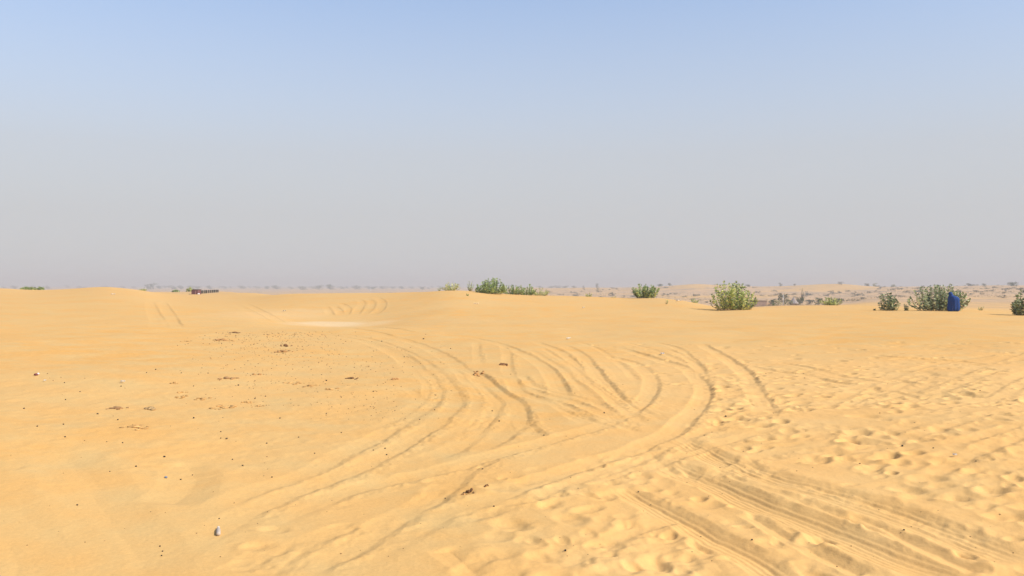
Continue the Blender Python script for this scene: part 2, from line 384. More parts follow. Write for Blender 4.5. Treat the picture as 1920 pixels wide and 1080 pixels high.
for px_, py_, s_, d_ in ((1530, 1012, .12, .04), (1858, 920, .13, .03), (1712, 850, .11, .03), (1605, 812, .17, .035), (1590, 828, .12, .05)):
    g = at_px(px_, py_); stamp(g[0], g[1], s_, s_ * 0.75, R(40), d_)
D *= sstep(90, 75, RG) * sstep(2.5, 4.0, RG) * (np.arange(NC)[None] < NIN)
edge = np.clip(np.minimum(np.arange(NC), NIN - 1 - np.arange(NC)) / 25.0, 0, 1)[None]
Z = BASE + D * edge

def ground_z(x, y):
    r = math.hypot(x, y); an = math.atan2(x, y)
    i = int(np.clip(np.searchsorted(RR, r) - 1, 0, NR - 2)); t = (r - RR[i]) / (RR[i + 1] - RR[i])
    jf = (an + A_IN) / (2 * A_IN) * (NIN - 1); j = int(np.clip(jf, 0, NIN - 2)); u = min(max(jf - j, 0), 1)
    return float((Z[i, j] * (1 - u) + Z[i, j + 1] * u) * (1 - t) + (Z[i + 1, j] * (1 - u) + Z[i + 1, j + 1] * u) * t)

# ------------------------------------------------------------------ materials
def newmat(name):
    m = bpy.data.materials.new(name); m.use_nodes = True
    nt = m.node_tree; p = nt.nodes['Principled BSDF']
    return m, nt, p
def N(nt, t, **kw):
    n = nt.nodes.new(t)
    for k, v in kw.items(): setattr(n, k, v)
    return n
def noise_node(nt, scale, detail=3, rough=0.55, vec=None):
    n = N(nt, 'ShaderNodeTexNoise'); n.inputs['Scale'].default_value = scale
    n.inputs['Detail'].default_value = detail; n.inputs['Roughness'].default_value = rough
    if vec is not None: nt.links.new(vec, n.inputs['Vector'])
    return n
def ramp(nt, src, stops):
    n = N(nt, 'ShaderNodeValToRGB'); e = n.color_ramp.elements
    while len(e) < len(stops): e.new(0.5)
    for el, (p, c) in zip(e, stops): el.position = p; el.color = (*c, 1) if len(c) == 3 else c
    nt.links.new(src, n.inputs['Fac']); return n
def mix(nt, fac, a, b, mode='MIX'):
    n = N(nt, 'ShaderNodeMix', data_type='RGBA', blend_type=mode)
    for k, v in ((0, fac), (6, a), (7, b)):
        if hasattr(v, 'links') or hasattr(v, 'is_output'): nt.links.new(v, n.inputs[k])
        else: n.inputs[k].default_value = v if k == 0 else (*v, 1)
    return n.outputs[2]

SAND = (0.670, 0.393, 0.138)
def make_sand():
    m, nt, p = newmat('dune_sand')
    geo = N(nt, 'ShaderNodeNewGeometry'); pos = geo.outputs['Position']
    big = noise_node(nt, 0.13, 3, 0.5, pos); mid = noise_node(nt, 1.1, 4, 0.6, pos); fine = noise_node(nt, 42, 2, 0.7, pos)
    c = mix(nt, ramp(nt, big.outputs['Fac'], [(0.36, (0, 0, 0)), (0.66, (1, 1, 1))]).outputs['Color'], SAND, (0.690, 0.362, 0.100))
    c = mix(nt, ramp(nt, mid.outputs['Fac'], [(0.40, (0, 0, 0)), (0.68, (1, 1, 1))]).outputs['Color'], c, (0.640, 0.402, 0.150))
    c = mix(nt, ramp(nt, fine.outputs['Fac'], [(0.30, (0.93, 0.93, 0.93)), (0.72, (1.05, 1.05, 1.05))]).outputs['Color'], (0, 0, 0), c, 'MIX') if False else c
    gr = ramp(nt, fine.outputs['Fac'], [(0.28, (0.90, 0.90, 0.90)), (0.74, (1.0, 1.0, 1.0))])
    c = mix(nt, 1.0, c, gr.outputs['Color'], 'MULTIPLY')
    al = N(nt, 'ShaderNodeAttribute', attribute_name='loose'); c = mix(nt, al.outputs['Fac'], c, (0.765, 0.440, 0.158))
    at = N(nt, 'ShaderNodeAttribute', attribute_name='pale'); c = mix(nt, at.outputs['Fac'], c, (0.70, 0.50, 0.27))
    # scrubby stony soil of the far slopes, broken by bare orange sand
    an = noise_node(nt, 0.035, 5, 0.62, pos); bn = noise_node(nt, 0.16, 3, 0.6, pos)
    soil = mix(nt, ramp(nt, an.outputs['Fac'], [(0.40, (0, 0, 0)), (0.60, (1, 1, 1))]).outputs['Color'], (0.54, 0.335, 0.165), (0.38, 0.26, 0.15))
    soil = mix(nt, ramp(nt, bn.outputs['Fac'], [(0.48, (0, 0, 0)), (0.66, (1, 1, 1))]).outputs['Color'], soil, (0.66, 0.40, 0.19))
    a2 = N(nt, 'ShaderNodeAttribute', attribute_name='scrub'); c = mix(nt, a2.outputs['Fac'], c, soil)
    nt.links.new(c, p.inputs['Base Color'])
    p.inputs['Roughness'].default_value = 1.0; p.inputs['Specular IOR Level'].default_value = 0.12
    b1 = noise_node(nt, 16, 4, 0.65, pos)
    bump = N(nt, 'ShaderNodeBump'); bump.inputs['Strength'].default_value = 0.35; bump.inputs['Distance'].default_value = 0.02
    nt.links.new(b1.outputs['Fac'], bump.inputs['Height']); nt.links.new(bump.outputs['Normal'], p.inputs['Normal'])
    return m
M_SAND = make_sand()

def tint_mat(name, rough=0.7, spec=0.3, transl=0.0, var=0.0, scale=3.0):
    """base colour from the mesh's own per-leaf tint, with procedural mottling"""
    m, nt, p = newmat(name)
    at = N(nt, 'ShaderNodeAttribute', attribute_name='tint')
    tc = N(nt, 'ShaderNodeTexCoord')
    n = noise_node(nt, scale, 3, 0.6, tc.outputs['Object'])
    r = ramp(nt, n.outputs['Fac'], [(0.3, (1 - var,) * 3), (0.7, (1.0, 1.0, 1.0))])
    c = mix(nt, 1.0, at.outputs['Color'], r.outputs['Color'], 'MULTIPLY')
    nt.links.new(c, p.inputs['Base Color'])
    p.inputs['Roughness'].default_value = rough; p.inputs['Specular IOR Level'].default_value = spec
    if transl:
        t = N(nt, 'ShaderNodeBsdfTranslucent'); nt.links.new(c, t.inputs['Color'])
        s = N(nt, 'ShaderNodeMixShader'); s.inputs[0].default_value = transl
        out = nt.nodes['Material Output']
        nt.links.new(p.outputs[0], s.inputs[1]); nt.links.new(t.outputs[0], s.inputs[2]); nt.links.new(s.outputs[0], out.inputs['Surface'])
    return m
M_LEAF = tint_mat('waxy_leaf', 0.55, 0.35, 0.30, 0.18)
M_FAR = tint_mat('dry_foliage', 0.8, 0.2, 0.2, 0.2)
M_STEM = tint_mat('pale_stem', 0.85, 0.2, 0, 0.3, 8)
M_BITS = tint_mat('rough_bits', 0.9, 0.2, 0, 0.4, 30)
M_CLOTH = tint_mat('woven_cloth', 0.85, 0.15, 0, 0.25, 5)
M_PAPER = tint_mat('scuffed_paper', 0.6, 0.3, 0, 0.15, 20)
M_THATCH = tint_mat('grey_thatch', 0.95, 0.1, 0, 0.35, 4)
M_MUD = tint_mat('mud_plaster', 0.95, 0.1, 0, 0.3, 2)
M_WOOD = tint_mat('weathered_wood', 0.9, 0.1, 0, 0.3, 6)
M_SKIN = tint_mat('brown_skin', 0.6, 0.3, 0, 0.1, 10)
M_METAL = tint_mat('painted_metal', 0.5, 0.4, 0, 0.1, 3)

# ------------------------------------------------------------------ ground sheet
def build_ground():
    nv = NR * NC + 1
    co = np.zeros((nv, 3), np.float32)
    co[1:, 0] = XX.ravel(); co[1:, 1] = YY.ravel(); co[1:, 2] = Z.ravel()
    co[0] = (0, 0, float(Z[0].mean()))
    i = np.arange(NR - 1)[:, None]; j = np.arange(NC)[None]; j2 = (j + 1) % NC
    q = np.stack([1 + i * NC + j, 1 + (i + 1) * NC + j, 1 + (i + 1) * NC + j2, 1 + i * NC + j2], -1).reshape(-1, 4)[:, ::-1]
    jj = np.arange(NC); tri = np.stack([np.zeros(NC, int), 1 + (jj + 1) % NC, 1 + jj], 1)
    loops = np.concatenate([tri.ravel(), q.ravel()]).astype(np.int32)
    starts = np.concatenate([np.arange(NC) * 3, NC * 3 + np.arange(len(q)) * 4]).astype(np.int32)
    me = bpy.data.meshes.new('ground')
    me.vertices.add(nv); me.vertices.foreach_set('co', co.ravel())
    me.loops.add(len(loops)); me.loops.foreach_set('vertex_index', loops)
    me.polygons.add(len(starts)); me.polygons.foreach_set('loop_start', starts)
    me.update(calc_edges=True)
    me.polygons.foreach_set('use_smooth', np.ones(len(starts), bool))
    # where the drifted pale dust lies, and where stony scrub soil replaces the sand
    g = [at_px(x, y) for x, y in ((628, 606), (650, 610), (600, 606))]
    pale = np.zeros((NR, NC))
    for (cx, cy), (a, b), s in ((at_px(625, 607), (2.1, 3.4), 0.7), (at_px(690, 607), (1.6, 3.0), .3), (at_px(575, 608), (1.2, 3.2), .35), (at_px(520, 590), (3.0, 12), .18)):
        qd = np.hypot((XX - cx) / a, (YY - cy) / b) + 0.18 * vnoise(XX / 0.8, YY / 1.6, 77)
        pale = np.maximum(pale, s * sstep(1.25, 0.55, qd))
    scr = sstep(150, 330, RG)
    bare = sstep(0.15, 0.6, hill + 0.9 * (np.exp(-((PXX - 1300) / 50) ** 2) + np.exp(-((PXX - 1575) / 75) ** 2)) * sstep(820, 950, RG) + 0.3 * vnoise(XX / 30, YY / 30, 5))
    scr = scr * (1 - 0.75 * bare)
    scr = np.maximum(scr, 0.55 * sstep(95, 150, RG) * sstep(1600, 1680, PXX))
    loose = 0.55 * sstep(900, 1350, PXX + 0.35 * (PYY - 700)) * sstep(628, 690, PYY) * near * (0.75 + 0.25 * fbm(XX / 0.9, YY / 1.1, 2, 91))
    for nm, arr in (('pale', pale), ('loose', loose), ('scrub', scr)):
        at = me.attributes.new(nm, 'FLOAT', 'POINT')
        at.data.foreach_set('value', np.concatenate([[0.0], arr.ravel()]).astype(np.float32))
    me.materials.append(M_SAND)
    o = link(bpy.data.objects.new('ground', me)); o['kind'] = 'structure'
    o['label'] = 'orange rippled desert sand crossed by curving tyre tracks'
    return o
build_ground()

# ------------------------------------------------------------------ plants
def leaf(mb, base, d, length, width, col, curl=0.15):
    d = d.normalized(); side = d.cross(Vector((random.gauss(0, .5), random.gauss(0, .5), 1))).normalized()
    up = side.cross(d)
    p = [base, base + d * length * .35 + side * width * .5 + up * curl * width, base + d * length * .8 + side * width * .38,
         base + d * length - up * curl * length * .5, base + d * length * .8 - side * width * .38, base + d * length * .35 - side * width * .5 + up * curl * width]
    mid = base + d * length * .5 - up * curl * width * .4
    mb.add(p + [mid], [(0, 1, 6), (1, 2, 6), (2, 3, 6), (3, 4, 6), (4, 5, 6), (5, 0, 6)], col)

GREENS = {
 'yellow': [(0.28, 0.30, 0.085), (0.22, 0.26, 0.08), (0.13, 0.17, 0.055), (0.34, 0.33, 0.12), (0.09, 0.12, 0.045)],
 'grey':   [(0.20, 0.23, 0.11), (0.15, 0.18, 0.085), (0.10, 0.125, 0.06), (0.29, 0.30, 0.17), (0.07, 0.09, 0.045)],
 'dry':    [(0.30, 0.30, 0.12), (0.36, 0.33, 0.17), (0.20, 0.22, 0.09), (0.25, 0.25, 0.10)],
 'fresh':  [(0.19, 0.24, 0.085), (0.14, 0.19, 0.07), (0.25, 0.28, 0.10), (0.09, 0.13, 0.05)],
}
def shrub(name, x, r, wpx, hpx, label, cat='shrub', group=None, tone='grey', stems=None, leafn=9, lsize=0.13, spread=0.9, lean=0.0, sink=0.02, upright=False, gap=None, skew=0.0):
    """leafy desert shrub: many stems from one root, each carrying pairs of thick oval leaves"""
    X, Y = at_r(x, r); z = ground_z(X, Y)
    W, H = wpx * r / FPX, hpx * r / FPX
    root = empty(name, (X, Y, z - sink)); tag(root, label, cat, group)
    st, lf = MB(), MB(); pal = GREENS[tone]
    n = stems or max(7, int(26 * W))
    for k in range(n):
        a = random.uniform(0, 2 * math.pi); q = math.sqrt(random.random())
        bx, by = 0.33 * W * q * math.cos(a), 0.3 * W * q * math.sin(a)
        tx, ty = 0.5 * W * spread * q * math.cos(a) + lean * W, 0.42 * W * spread * q * math.sin(a)
        hz = H * (1 - 0.62 * q ** 3) * random.uniform(0.35, 1.0) ** .6
        if upright: bx, by, hz = tx * (.5 if n > 15 else .25), ty * (.5 if n > 15 else .25), H * (1 - .45 * q ** 2) * random.uniform(0.3, 1.0)
        if gap and gap[0] < tx / W < gap[1] and random.random() < gap[2]: continue
        hz *= 1 - skew * tx / W * 2
        b = Vector((bx, by, 0)); t = Vector((tx, ty, hz)); c = Vector((bx * .35 + tx * .65 + random.gauss(0, .03) * W, by * .35 + ty * .65, hz * .5))
        pts = [b, b.lerp(c, .5) + Vector((0, 0, .02)), c, c.lerp(t, .55) + Vector((random.gauss(0, .02), 0, 0.02)), t]
        st.tube([b, c, t], [0.016, 0.012, 0.006], 5, (0.34, 0.29, 0.20) if random.random() < .6 else (0.24, 0.20, 0.12))
        tone_c = random.choice(pal); m = max(4, int(leafn * (0.6 + hz)))
        for i in range(m):
            u = 0.06 + 0.94 * (i + random.random()) / m
            p = b.lerp(c, u / .55) if u < .55 else c.lerp(t, (u - .55) / .45)
            for sgn in (0, 1):
                th = i * 1.5708 + sgn * math.pi + random.gauss(0, .4)
                d = Vector((math.cos(th), math.sin(th), random.uniform(0.0, 1.1) if not upright else random.uniform(0.2, 1.5)))
                kx = random.uniform(0.75, 1.2)
                col = tone_c if random.random() < .6 else random.choice(pal)
                L = lsize * random.uniform(.65, 1.15)
                leaf(lf, p, d, L, L * (random.uniform(.5, .7) if not upright else random.uniform(.35, .55)), tuple(min(1, v * kx * (2.7 if col[0] > .18 else 1.7)) for v in col))  # lighter tints raised more: sunlit against dark leaf contrast put into the colour
        for sgn in range(3):
            leaf(lf, t, Vector((random.gauss(0, .5), random.gauss(0, .5), 1)), lsize * .8, lsize * .4, tuple(1.9 * v for v in random.choice(pal)))
    for k in range(int(3 + 2 * W)):                        # dry twigs and fallen bits at the root
        a = random.uniform(0, 6.28)
        st.tube([(0.1 * W * math.cos(a), .1 * W * math.sin(a), 0.0), (0.3 * W * math.cos(a), .3 * W * math.sin(a), random.uniform(.02, .25))], [.012, .006], 4, (0.30, 0.17, 0.085))
    st.build('stems', M_STEM, root); lf.build('foliage', M_LEAF, root)
    return root

G1 = 'leafy shrubs along the dune crest'
shrub('desert_shrub', 1376, 64, 84, 54, 'tall yellow-green bushy shrub casting a dark shadow leftwards on the sand', group=G1, tone='yellow', stems=88, leafn=7, lsize=.18, spread=1.05, skew=.22)
shrub('desert_shrub', 1760, 63.2, 96, 46, 'widest grey-green shrub, its branches arching behind the blue-cloaked person', group=G1, tone='grey', stems=150, leafn=7, lsize=.17, spread=1.08, gap=(-.42, -.1, .45))
shrub('desert_shrub', 1667, 64, 40, 33, 'rounded grey-green shrub between the thatched hut and the widest shrub', group=G1, tone='grey', stems=26, leafn=7, lsize=.18)
shrub('desert_shrub', 1698, 63, 15, 12, 'knee-high grey-green shrub just left of the widest shrub', group=G1, tone='grey', stems=10, leafn=6, lsize=.1)
shrub('desert_shrub', 1922, 57, 42, 43, 'grey-green shrub cut off by the right edge of the picture', group=G1, tone='grey', stems=60, leafn=7, lsize=.16)
shrub('desert_shrub', 1210, 89, 56, 27, 'dense dark green shrub alone on the crest, bare sand either side', group=G1, tone='fresh', stems=70, leafn=7, lsize=.2, spread=1.1)
shrub('desert_shrub', 922, 84.5, 70, 29, 'tallest green shrub of the clump on the middle crest', group=G1, tone='fresh', stems=80, leafn=7, lsize=.2)
G2 = 'low plants along the middle crest'
shrub('desert_plant', 846, 89, 46, 16, 'low yellowish plant at the left end of the middle clump', 'plant', G2, 'dry', 44, 6, .16, upright=True)
shrub('desert_plant', 824, 88.5, 7, 8, 'tiny dark green sprig at the far left of the middle clump', 'plant', G2, 'fresh', 6, 5, .12, upright=True)
shrub('desert_plant', 881, 88.5, 24, 19, 'spindly plant with a forked tip left of the tallest middle shrub', 'plant', G2, 'fresh', 12, 5, .14, upright=True)
shrub('desert_plant', 876, 76, 6, 5, 'small green tuft on bare sand below the middle clump', 'plant', G2, 'fresh', 6, 4, .09, upright=True)
shrub('desert_plant', 962, 89, 52, 20, 'mid green low plant joined to the right side of the tallest middle shrub', 'plant', G2, 'fresh', 60, 6, .17, upright=True)
shrub('desert_plant', 988, 90, 40, 22, 'clump of upright dark green stalks right of the tallest middle shrub', 'plant', G2, 'fresh', 40, 7, .17, upright=True)
shrub('desert_plant', 1012, 91, 52, 14, 'pale yellow-green plant trailing off the right end of the middle clump', 'plant', G2, 'dry', 40, 5, .16, upright=True)
G3 = 'sprigs on the right hand sand'
shrub('desert_plant', 1304, 83, 20, 9, 'row-like tuft of green stalks behind the sand between two larger shrubs', 'plant', G3, 'fresh', 14, 5, .12, upright=True)
shrub('desert_plant', 1250, 71, 10, 9, 'thin lone sprig in front of the dark green crest shrub', 'plant', G3, 'dry', 5, 4, .09, upright=True)
shrub('desert_plant', 1104, 98, 22, 7, 'bright yellow-green tuft on the crest between the clump and the dark green shrub', 'plant', G3, 'yellow', 12, 5, .13, upright=True)
shrub('desert_plant', 1151, 97, 12, 4, 'barely visible low sprig left of the dark green crest shrub', 'plant', G3, 'dry', 7, 4, .1, upright=True)
shrub('desert_plant', 1559, 94, 46, 16, 'broad stand of yellow-green stalks right of the thatched hut', 'plant', G3, 'yellow', 46, 6, .16, upright=True)
shrub('desert_plant', 1840, 74, 12, 9, 'sparse pale sprig right of the widest shrub', 'plant', G3, 'dry', 6, 4, .1, upright=True)
shrub('desert_plant', 1640, 64, 6, 4, 'dark little sprig at the left foot of the rounded shrub', 'plant', G3, 'grey', 5, 4, .09, upright=True)
G4 = 'low bushes in the dips of the left dune'
shrub('low_bush', 47, 168, 16, 5, 'low green bush in the dip at far left, left one of three', 'shrub', G4, 'fresh', 24, 5, .3)
shrub('low_bush', 62, 170, 18, 5, 'low green bush in the dip at far left, middle one of three', 'shrub', G4, 'yellow', 24, 5, .3)
shrub('low_bush', 77, 168, 12, 6, 'low green bush in the dip at far left, right one of three', 'shrub', G4, 'fresh', 20, 5, .3)
shrub('low_bush', 357, 310, 14, 8, 'green bush behind the left end of the maroon tent', 'shrub', G4, 'yellow', 26, 5, .5)
shrub('low_bush', 330, 300, 16, 4, 'flat green bush left of the maroon tent', 'shrub', G4, 'fresh', 22, 5, .45)
shrub('low_bush', 268, 180, 14, 3, 'thin green bush at the right foot of the left dune', 'shrub', G4, 'dry', 16, 4, .3)

# ------------------------------------------------------------------ far trees and scrub
def clump(mb, c, rad, n, size, pal, flat=0.8):
    for k in range(n):
        v = Vector((random.gauss(0, 1), random.gauss(0, 1), random.gauss(0, 1))).normalized() * rad * random.random() ** .4
        v.z *= flat
        p = Vector(c) + v
        a = Vector((random.gauss(0, 1), random.gauss(0, 1), random.gauss(0, 1))).normalized(); b = a.orthogonal().normalized()
        s = size * random.uniform(.6, 1.3); b2 = a.cross(b)
        col = random.choice(pal); kx = random.uniform(.8, 1.15)
        mb.add([p - b * s, p - b2 * s * .6, p + b * s, p + b2 * s * .6], [(0, 1, 2, 3)], tuple(min(1, q * kx) for q in col))
TREEPAL = {'dark': [(0.075, 0.105, 0.032), (0.12, 0.15, 0.05), (0.05, 0.068, 0.028)],
           'grey': [(0.14, 0.15, 0.10), (0.19, 0.19, 0.13), (0.10, 0.11, 0.08)],
           'lime': [(0.24, 0.27, 0.08), (0.30, 0.30, 0.10), (0.16, 0.19, 0.07)],
           'pale': [(0.52, 0.47, 0.25), (0.45, 0.42, 0.22), (0.36, 0.35, 0.17)],
           'scrub': [(0.22, 0.185, 0.11), (0.28, 0.22, 0.135), (0.16, 0.15, 0.085), (0.30, 0.24, 0.14)],
           'straw': [(0.40, 0.28, 0.16), (0.34, 0.25, 0.15), (0.27, 0.21, 0.13), (0.46, 0.33, 0.18)]}
def tree_parts(root, W, H, tone, trunk=0.35, n=260, blobs=7):
    t, c = MB(), MB()
    t.tube([(0, 0, -.3), (W * .02, 0, H * .25), (-W * .02, 0, H * .55)], [H * .035, H * .028, H * .018], 6, (0.20, 0.15, 0.10))
    for k in range(4):
        a = k * 1.6 + random.random()
        t.tube([(0, 0, H * .25), (W * .3 * math.cos(a), W * .2 * math.sin(a), H * random.uniform(.55, .75))], [H * .02, H * .008], 5, (0.20, 0.15, 0.10))
    for k in range(blobs):
        a = random.uniform(0, 6.28); q = math.sqrt(random.random()) * .34
        rr = min(random.uniform(.18, .28) * W, .55 * H)
        zc = max(.2 * rr, min(H - rr * .75, H * (trunk + (1 - trunk) * (k + .5) / blobs * .9)))
        q *= 1.15 - .5 * zc / H
        clump(c, (W * q * math.cos(a), W * q * math.sin(a) * .8, zc), rr, n // blobs, max(.12, W * .045), TREEPAL[tone], min(.9, H / W))
    t.build('trunk', M_WOOD, root); c.build('crown', M_FAR, root)
def tree(x, r, wpx, hpx, label, tone='dark', name='tree', group=None, cat='tree', trunk=.06, n=320, blobs=7):
    X, Y = at_r(x, r); root = empty(name, (X, Y, ground_z(X, Y)))
    tag(root, label, cat, group); tree_parts(root, wpx * r / FPX, hpx * r / FPX, tone, trunk, n, blobs)
    return root
VG = 'trees around the huts'
tree(1446, 380, 22, 13, 'dark flat-topped tree between the mud house and the white pole', 'dark', group=VG)
tree(1469, 420, 24, 21, 'broad dark tree directly behind the white pole', 'dark', group=VG, n=420, blobs=9)
tree(1482, 392, 12, 10, 'small lime green tree left of the thatched hut', 'lime', group=VG)
tree(1504, 440, 9, 29, 'tall narrow dark tree rising right of the thatched hut', 'dark', group=VG, n=300, blobs=9)
tree(1500, 410, 22, 15, 'bushy dark tree at the foot of the tall narrow one', 'dark', group=VG, n=360)
tree(1519, 420, 18, 10, 'low grey-green tree second to the right of the hut', 'grey', group=VG)
tree(1535, 400, 20, 14, 'dark rounded tree behind the yellow-green stalks', 'dark', group=VG)
tree(1570, 400, 26, 13, 'grey-green tree at the right end of the hut grove', 'grey', group=VG)
tree(1459, 330, 16, 10, 'pale straw-coloured bush in front of the white pole', 'pale', name='dry_bush', group='dry bushes by the huts', cat='shrub', trunk=.05, n=340)
tree(1450, 300, 10, 6, 'small olive bush left of the pale straw-coloured bush', 'lime', name='dry_bush', group='dry bushes by the huts', cat='shrub', trunk=.05)
RG_ = 'trees standing on the far ridge'
for x, r, w, h, lb, tn in (
    (1464, 1040, 10, 7, 'round dark tree alone on the ridge above the white pole', 'dark'),
    (1490, 1040, 9, 4, 'low grey tree on the ridge above the thatched hut', 'grey'),
    (1402, 1040, 14, 5, 'flat dark tree on the ridge just right of the tall yellow-green shrub', 'dark'),
    (1577, 985, 12, 6, 'grey-green tree on the slope of the right orange dune peak', 'grey'),
    (1625, 1040, 14, 6, 'hazy grey tree on the ridge right of the right orange dune peak', 'grey'),
    (1640, 1000, 11, 7, 'olive tree on the ridge above the rounded shrub', 'lime'),
    (1676, 1000, 12, 5, 'small olive tree on the ridge over the right side of the rounded shrub', 'lime'),
    (1900, 970, 22, 9, 'large spreading olive tree on the ridge at the far right', 'dark'),
    (1820, 990, 16, 6, 'grey tree on the ridge right of the widest shrub', 'grey'),
    (1845, 970, 11, 6, 'low dark tree halfway along the ridge towards the far right tree', 'dark'),
    (1237, 1150, 16, 6, 'dark flat tree on the ridge right of the dark green crest shrub', 'dark'),
    (1256, 1150, 12, 6, 'second dark tree along the ridge from the dark green crest shrub', 'dark'),
    (1119, 1180, 10, 9, 'upright grey tree on the ridge left of the dark green crest shrub', 'grey'),
    (1095, 1000, 8, 10, 'small upright tree on the slope above the bright yellow-green tuft', 'grey'),
    (1121, 900, 10, 9, 'dark grey tree halfway down the slope left of the dark green crest shrub', 'dark')):
    tree(x, r, w, h, lb, tn, group=RG_, n=200, blobs=8, trunk=.04)

# hazy trees along the horizon, left and middle
protos = []
for k in range(5):
    root = empty('hazy_tree', (0, 0, 0))
    tree_parts(root, 11.0, 6.5, 'dark', .04, 190, 9)
    tag(root, 'faint hazy tree on the distant plain along the horizon', 'tree', 'hazy trees along the horizon'); protos.append(root)
used = set()
spots = [(25, 1500, 1), (52, 1400, 1.0), (88, 1500, .8), (282, 1300, 1.9), (300, 1500, 1.2), (322, 1350, 1.4), (338, 1500, 1.1), (356, 1450, 1.2), (372, 1500, 1.3), (395, 1500, 1.4),
         (420, 1600, 1.0), (455, 1500, 1.2), (480, 1600, 1.1), (500, 1500, .9), (520, 1350, 1.6), (545, 1500, .9), (567, 1150, 1.2), (585, 1500, 1.0), (598, 1250, 1.3), (622, 1200, 1.5), (640, 1500, 1.1),
         (668, 1300, 1.5), (690, 1500, 1.3), (700, 1300, 1.2), (718, 1500, 1.2), (735, 1600, 1.0), (752, 1500, 1.1), (770, 1600, .9), (792, 1200, .9), (805, 1500, .7), (1012, 1250, .8), (1033, 1250, .9), (1043, 1150, 1.0), (1060, 1150, 1.0), (1078, 1200, .8)]
for x in range(10, 830, 22): spots.append((x + random.uniform(-8, 8), random.uniform(1700, 2300), random.uniform(.8, 1.3)))
for i, (x, r, s) in enumerate(spots):
    k = i % 5; o = protos[k] if k not in used else copy_tree(protos[k]); used.add(k)
    r *= 1.75; s *= 1.7; X, Y = at_r(x, r); o.location = (X, Y, ground_z(X, Y) - .3); o.scale = (s * 1.4, s, s * random.uniform(.7, .95)); o.rotation_euler.z = random.uniform(-.4, .4)

# scrub bushes over the far slopes on the right
scrubs = []
for k in range(6):
    c = MB()
    for b in range(4):
        clump(c, (random.uniform(-.9, .9), random.uniform(-.6, .6), random.uniform(.3, .8)), random.uniform(.6, .95), 34, .16, TREEPAL['scrub'] if k % 3 else TREEPAL['grey'], .75)
    o = c.build('scrub_bush', M_FAR); scrubs.append(o)
    tag(o, 'small dull grey-green scrub bush on the far sandy slopes', 'bush', 'scrub bushes on the far slopes')
used = set(); n = 0
while n < 250:
    x = random.uniform(1020, 1935); r = random.choice((random.uniform(430, 760), random.uniform(650, 1120), random.uniform(650, 1120)))
    X, Y = at_r(x, r)
    if fbm(np.array([X / 70]), np.array([Y / 90]), 2, 51)[0] < random.uniform(-.5, .3): continue
    if (abs(x - 1300) < 32 or abs(x - 1580) < 60) and r > 860: continue
    k = n % 6; o = scrubs[k] if k not in used else scrubs[k].copy()
    if k in used: COL.objects.link(o)
    used.add(k); n += 1
    s = random.uniform(.55, 1.5) * (1.0 + .5 * (r > 650))
    o.location = (X, Y, ground_z(X, Y) - .15 * s); o.scale = (s * 1.3, s, s * .8); o.rotation_euler.z = random.uniform(0, 6.28)
# dry ground cover nobody could count
gc = MB()
for k in range(14000):
    x = random.uniform(1000, 1960); r = math.exp(random.uniform(math.log(300), math.log(1150)))
    X, Y = at_r(x, r)
    if x > 1560 and r < 470: continue
    if fbm(np.array([X / 45]), np.array([Y / 70]), 2, 61)[0] < random.uniform(-.35, .5): continue
    if (abs(x - 1300) < 32 or abs(x - 1580) < 60) and r > 860: continue
    z = ground_z(X, Y); s = random.uniform(.3, .8); col = random.choice(TREEPAL['straw']); a = random.uniform(0, 3.14)
    for q in range(7):
        a2 = a + q * .9; bx_, by_ = X + random.gauss(0, .3) * s, Y + random.gauss(0, .3) * s; ln = s * random.uniform(.3, .9)
        wx, wy = math.cos(a2) * s * .16, math.sin(a2) * s * .16
        gc.add([(bx_ - wx, by_ - wy, z - .08), (bx_ + wx, by_ + wy, z - .08), (bx_ + math.cos(a2 * 3) * ln * .7, by_ + math.sin(a2 * 3) * ln * .7, z + ln * .8)], [(0, 1, 2)], col)
o = gc.build('dry_grass', M_FAR); o['kind'] = 'stuff'; tag(o, 'dry brown grass tufts covering the far slopes', 'grass')

# ------------------------------------------------------------------ huts, pole, masts
X, Y = at_r(1488, 395); z0 = ground_z(X, Y)
hut = empty('thatched_hut', (X, Y, z0)); tag(hut, 'grey conical thatched hut among the trees at right', 'hut')
w = MB(); w.rings([[(1.65 * math.cos(t), 1.65 * math.sin(t), h) for t in np.linspace(0, 6.2832, 25)[:-1]] for h in (-.4, 1.0)], (0.42, 0.30, 0.22)); w.build('wall', M_MUD, hut, True)
t_ = MB(); rg = []
for h, q in ((.75, 2.15), (.95, 2.1), (1.9, 1.3), (2.9, .5), (3.35, .14), (3.6, .03)):
    rg.append([((q * (1 + .04 * math.sin(k * 2.6))) * math.cos(2 * math.pi * k / 36), (q * (1 + .04 * math.sin(k * 2.6))) * math.sin(2 * math.pi * k / 36), h + .05 * math.sin(k * 3.1) * (h < 1)) for k in range(36)])
t_.rings(rg, (0.37, 0.31, 0.27)); t_.build('roof', M_THATCH, hut)
d = MB(); d.box((.3, -1.63, .35), (.7, .12, 1.0), 0, (0.07, 0.045, 0.03)); d.build('door', M_WOOD, hut)

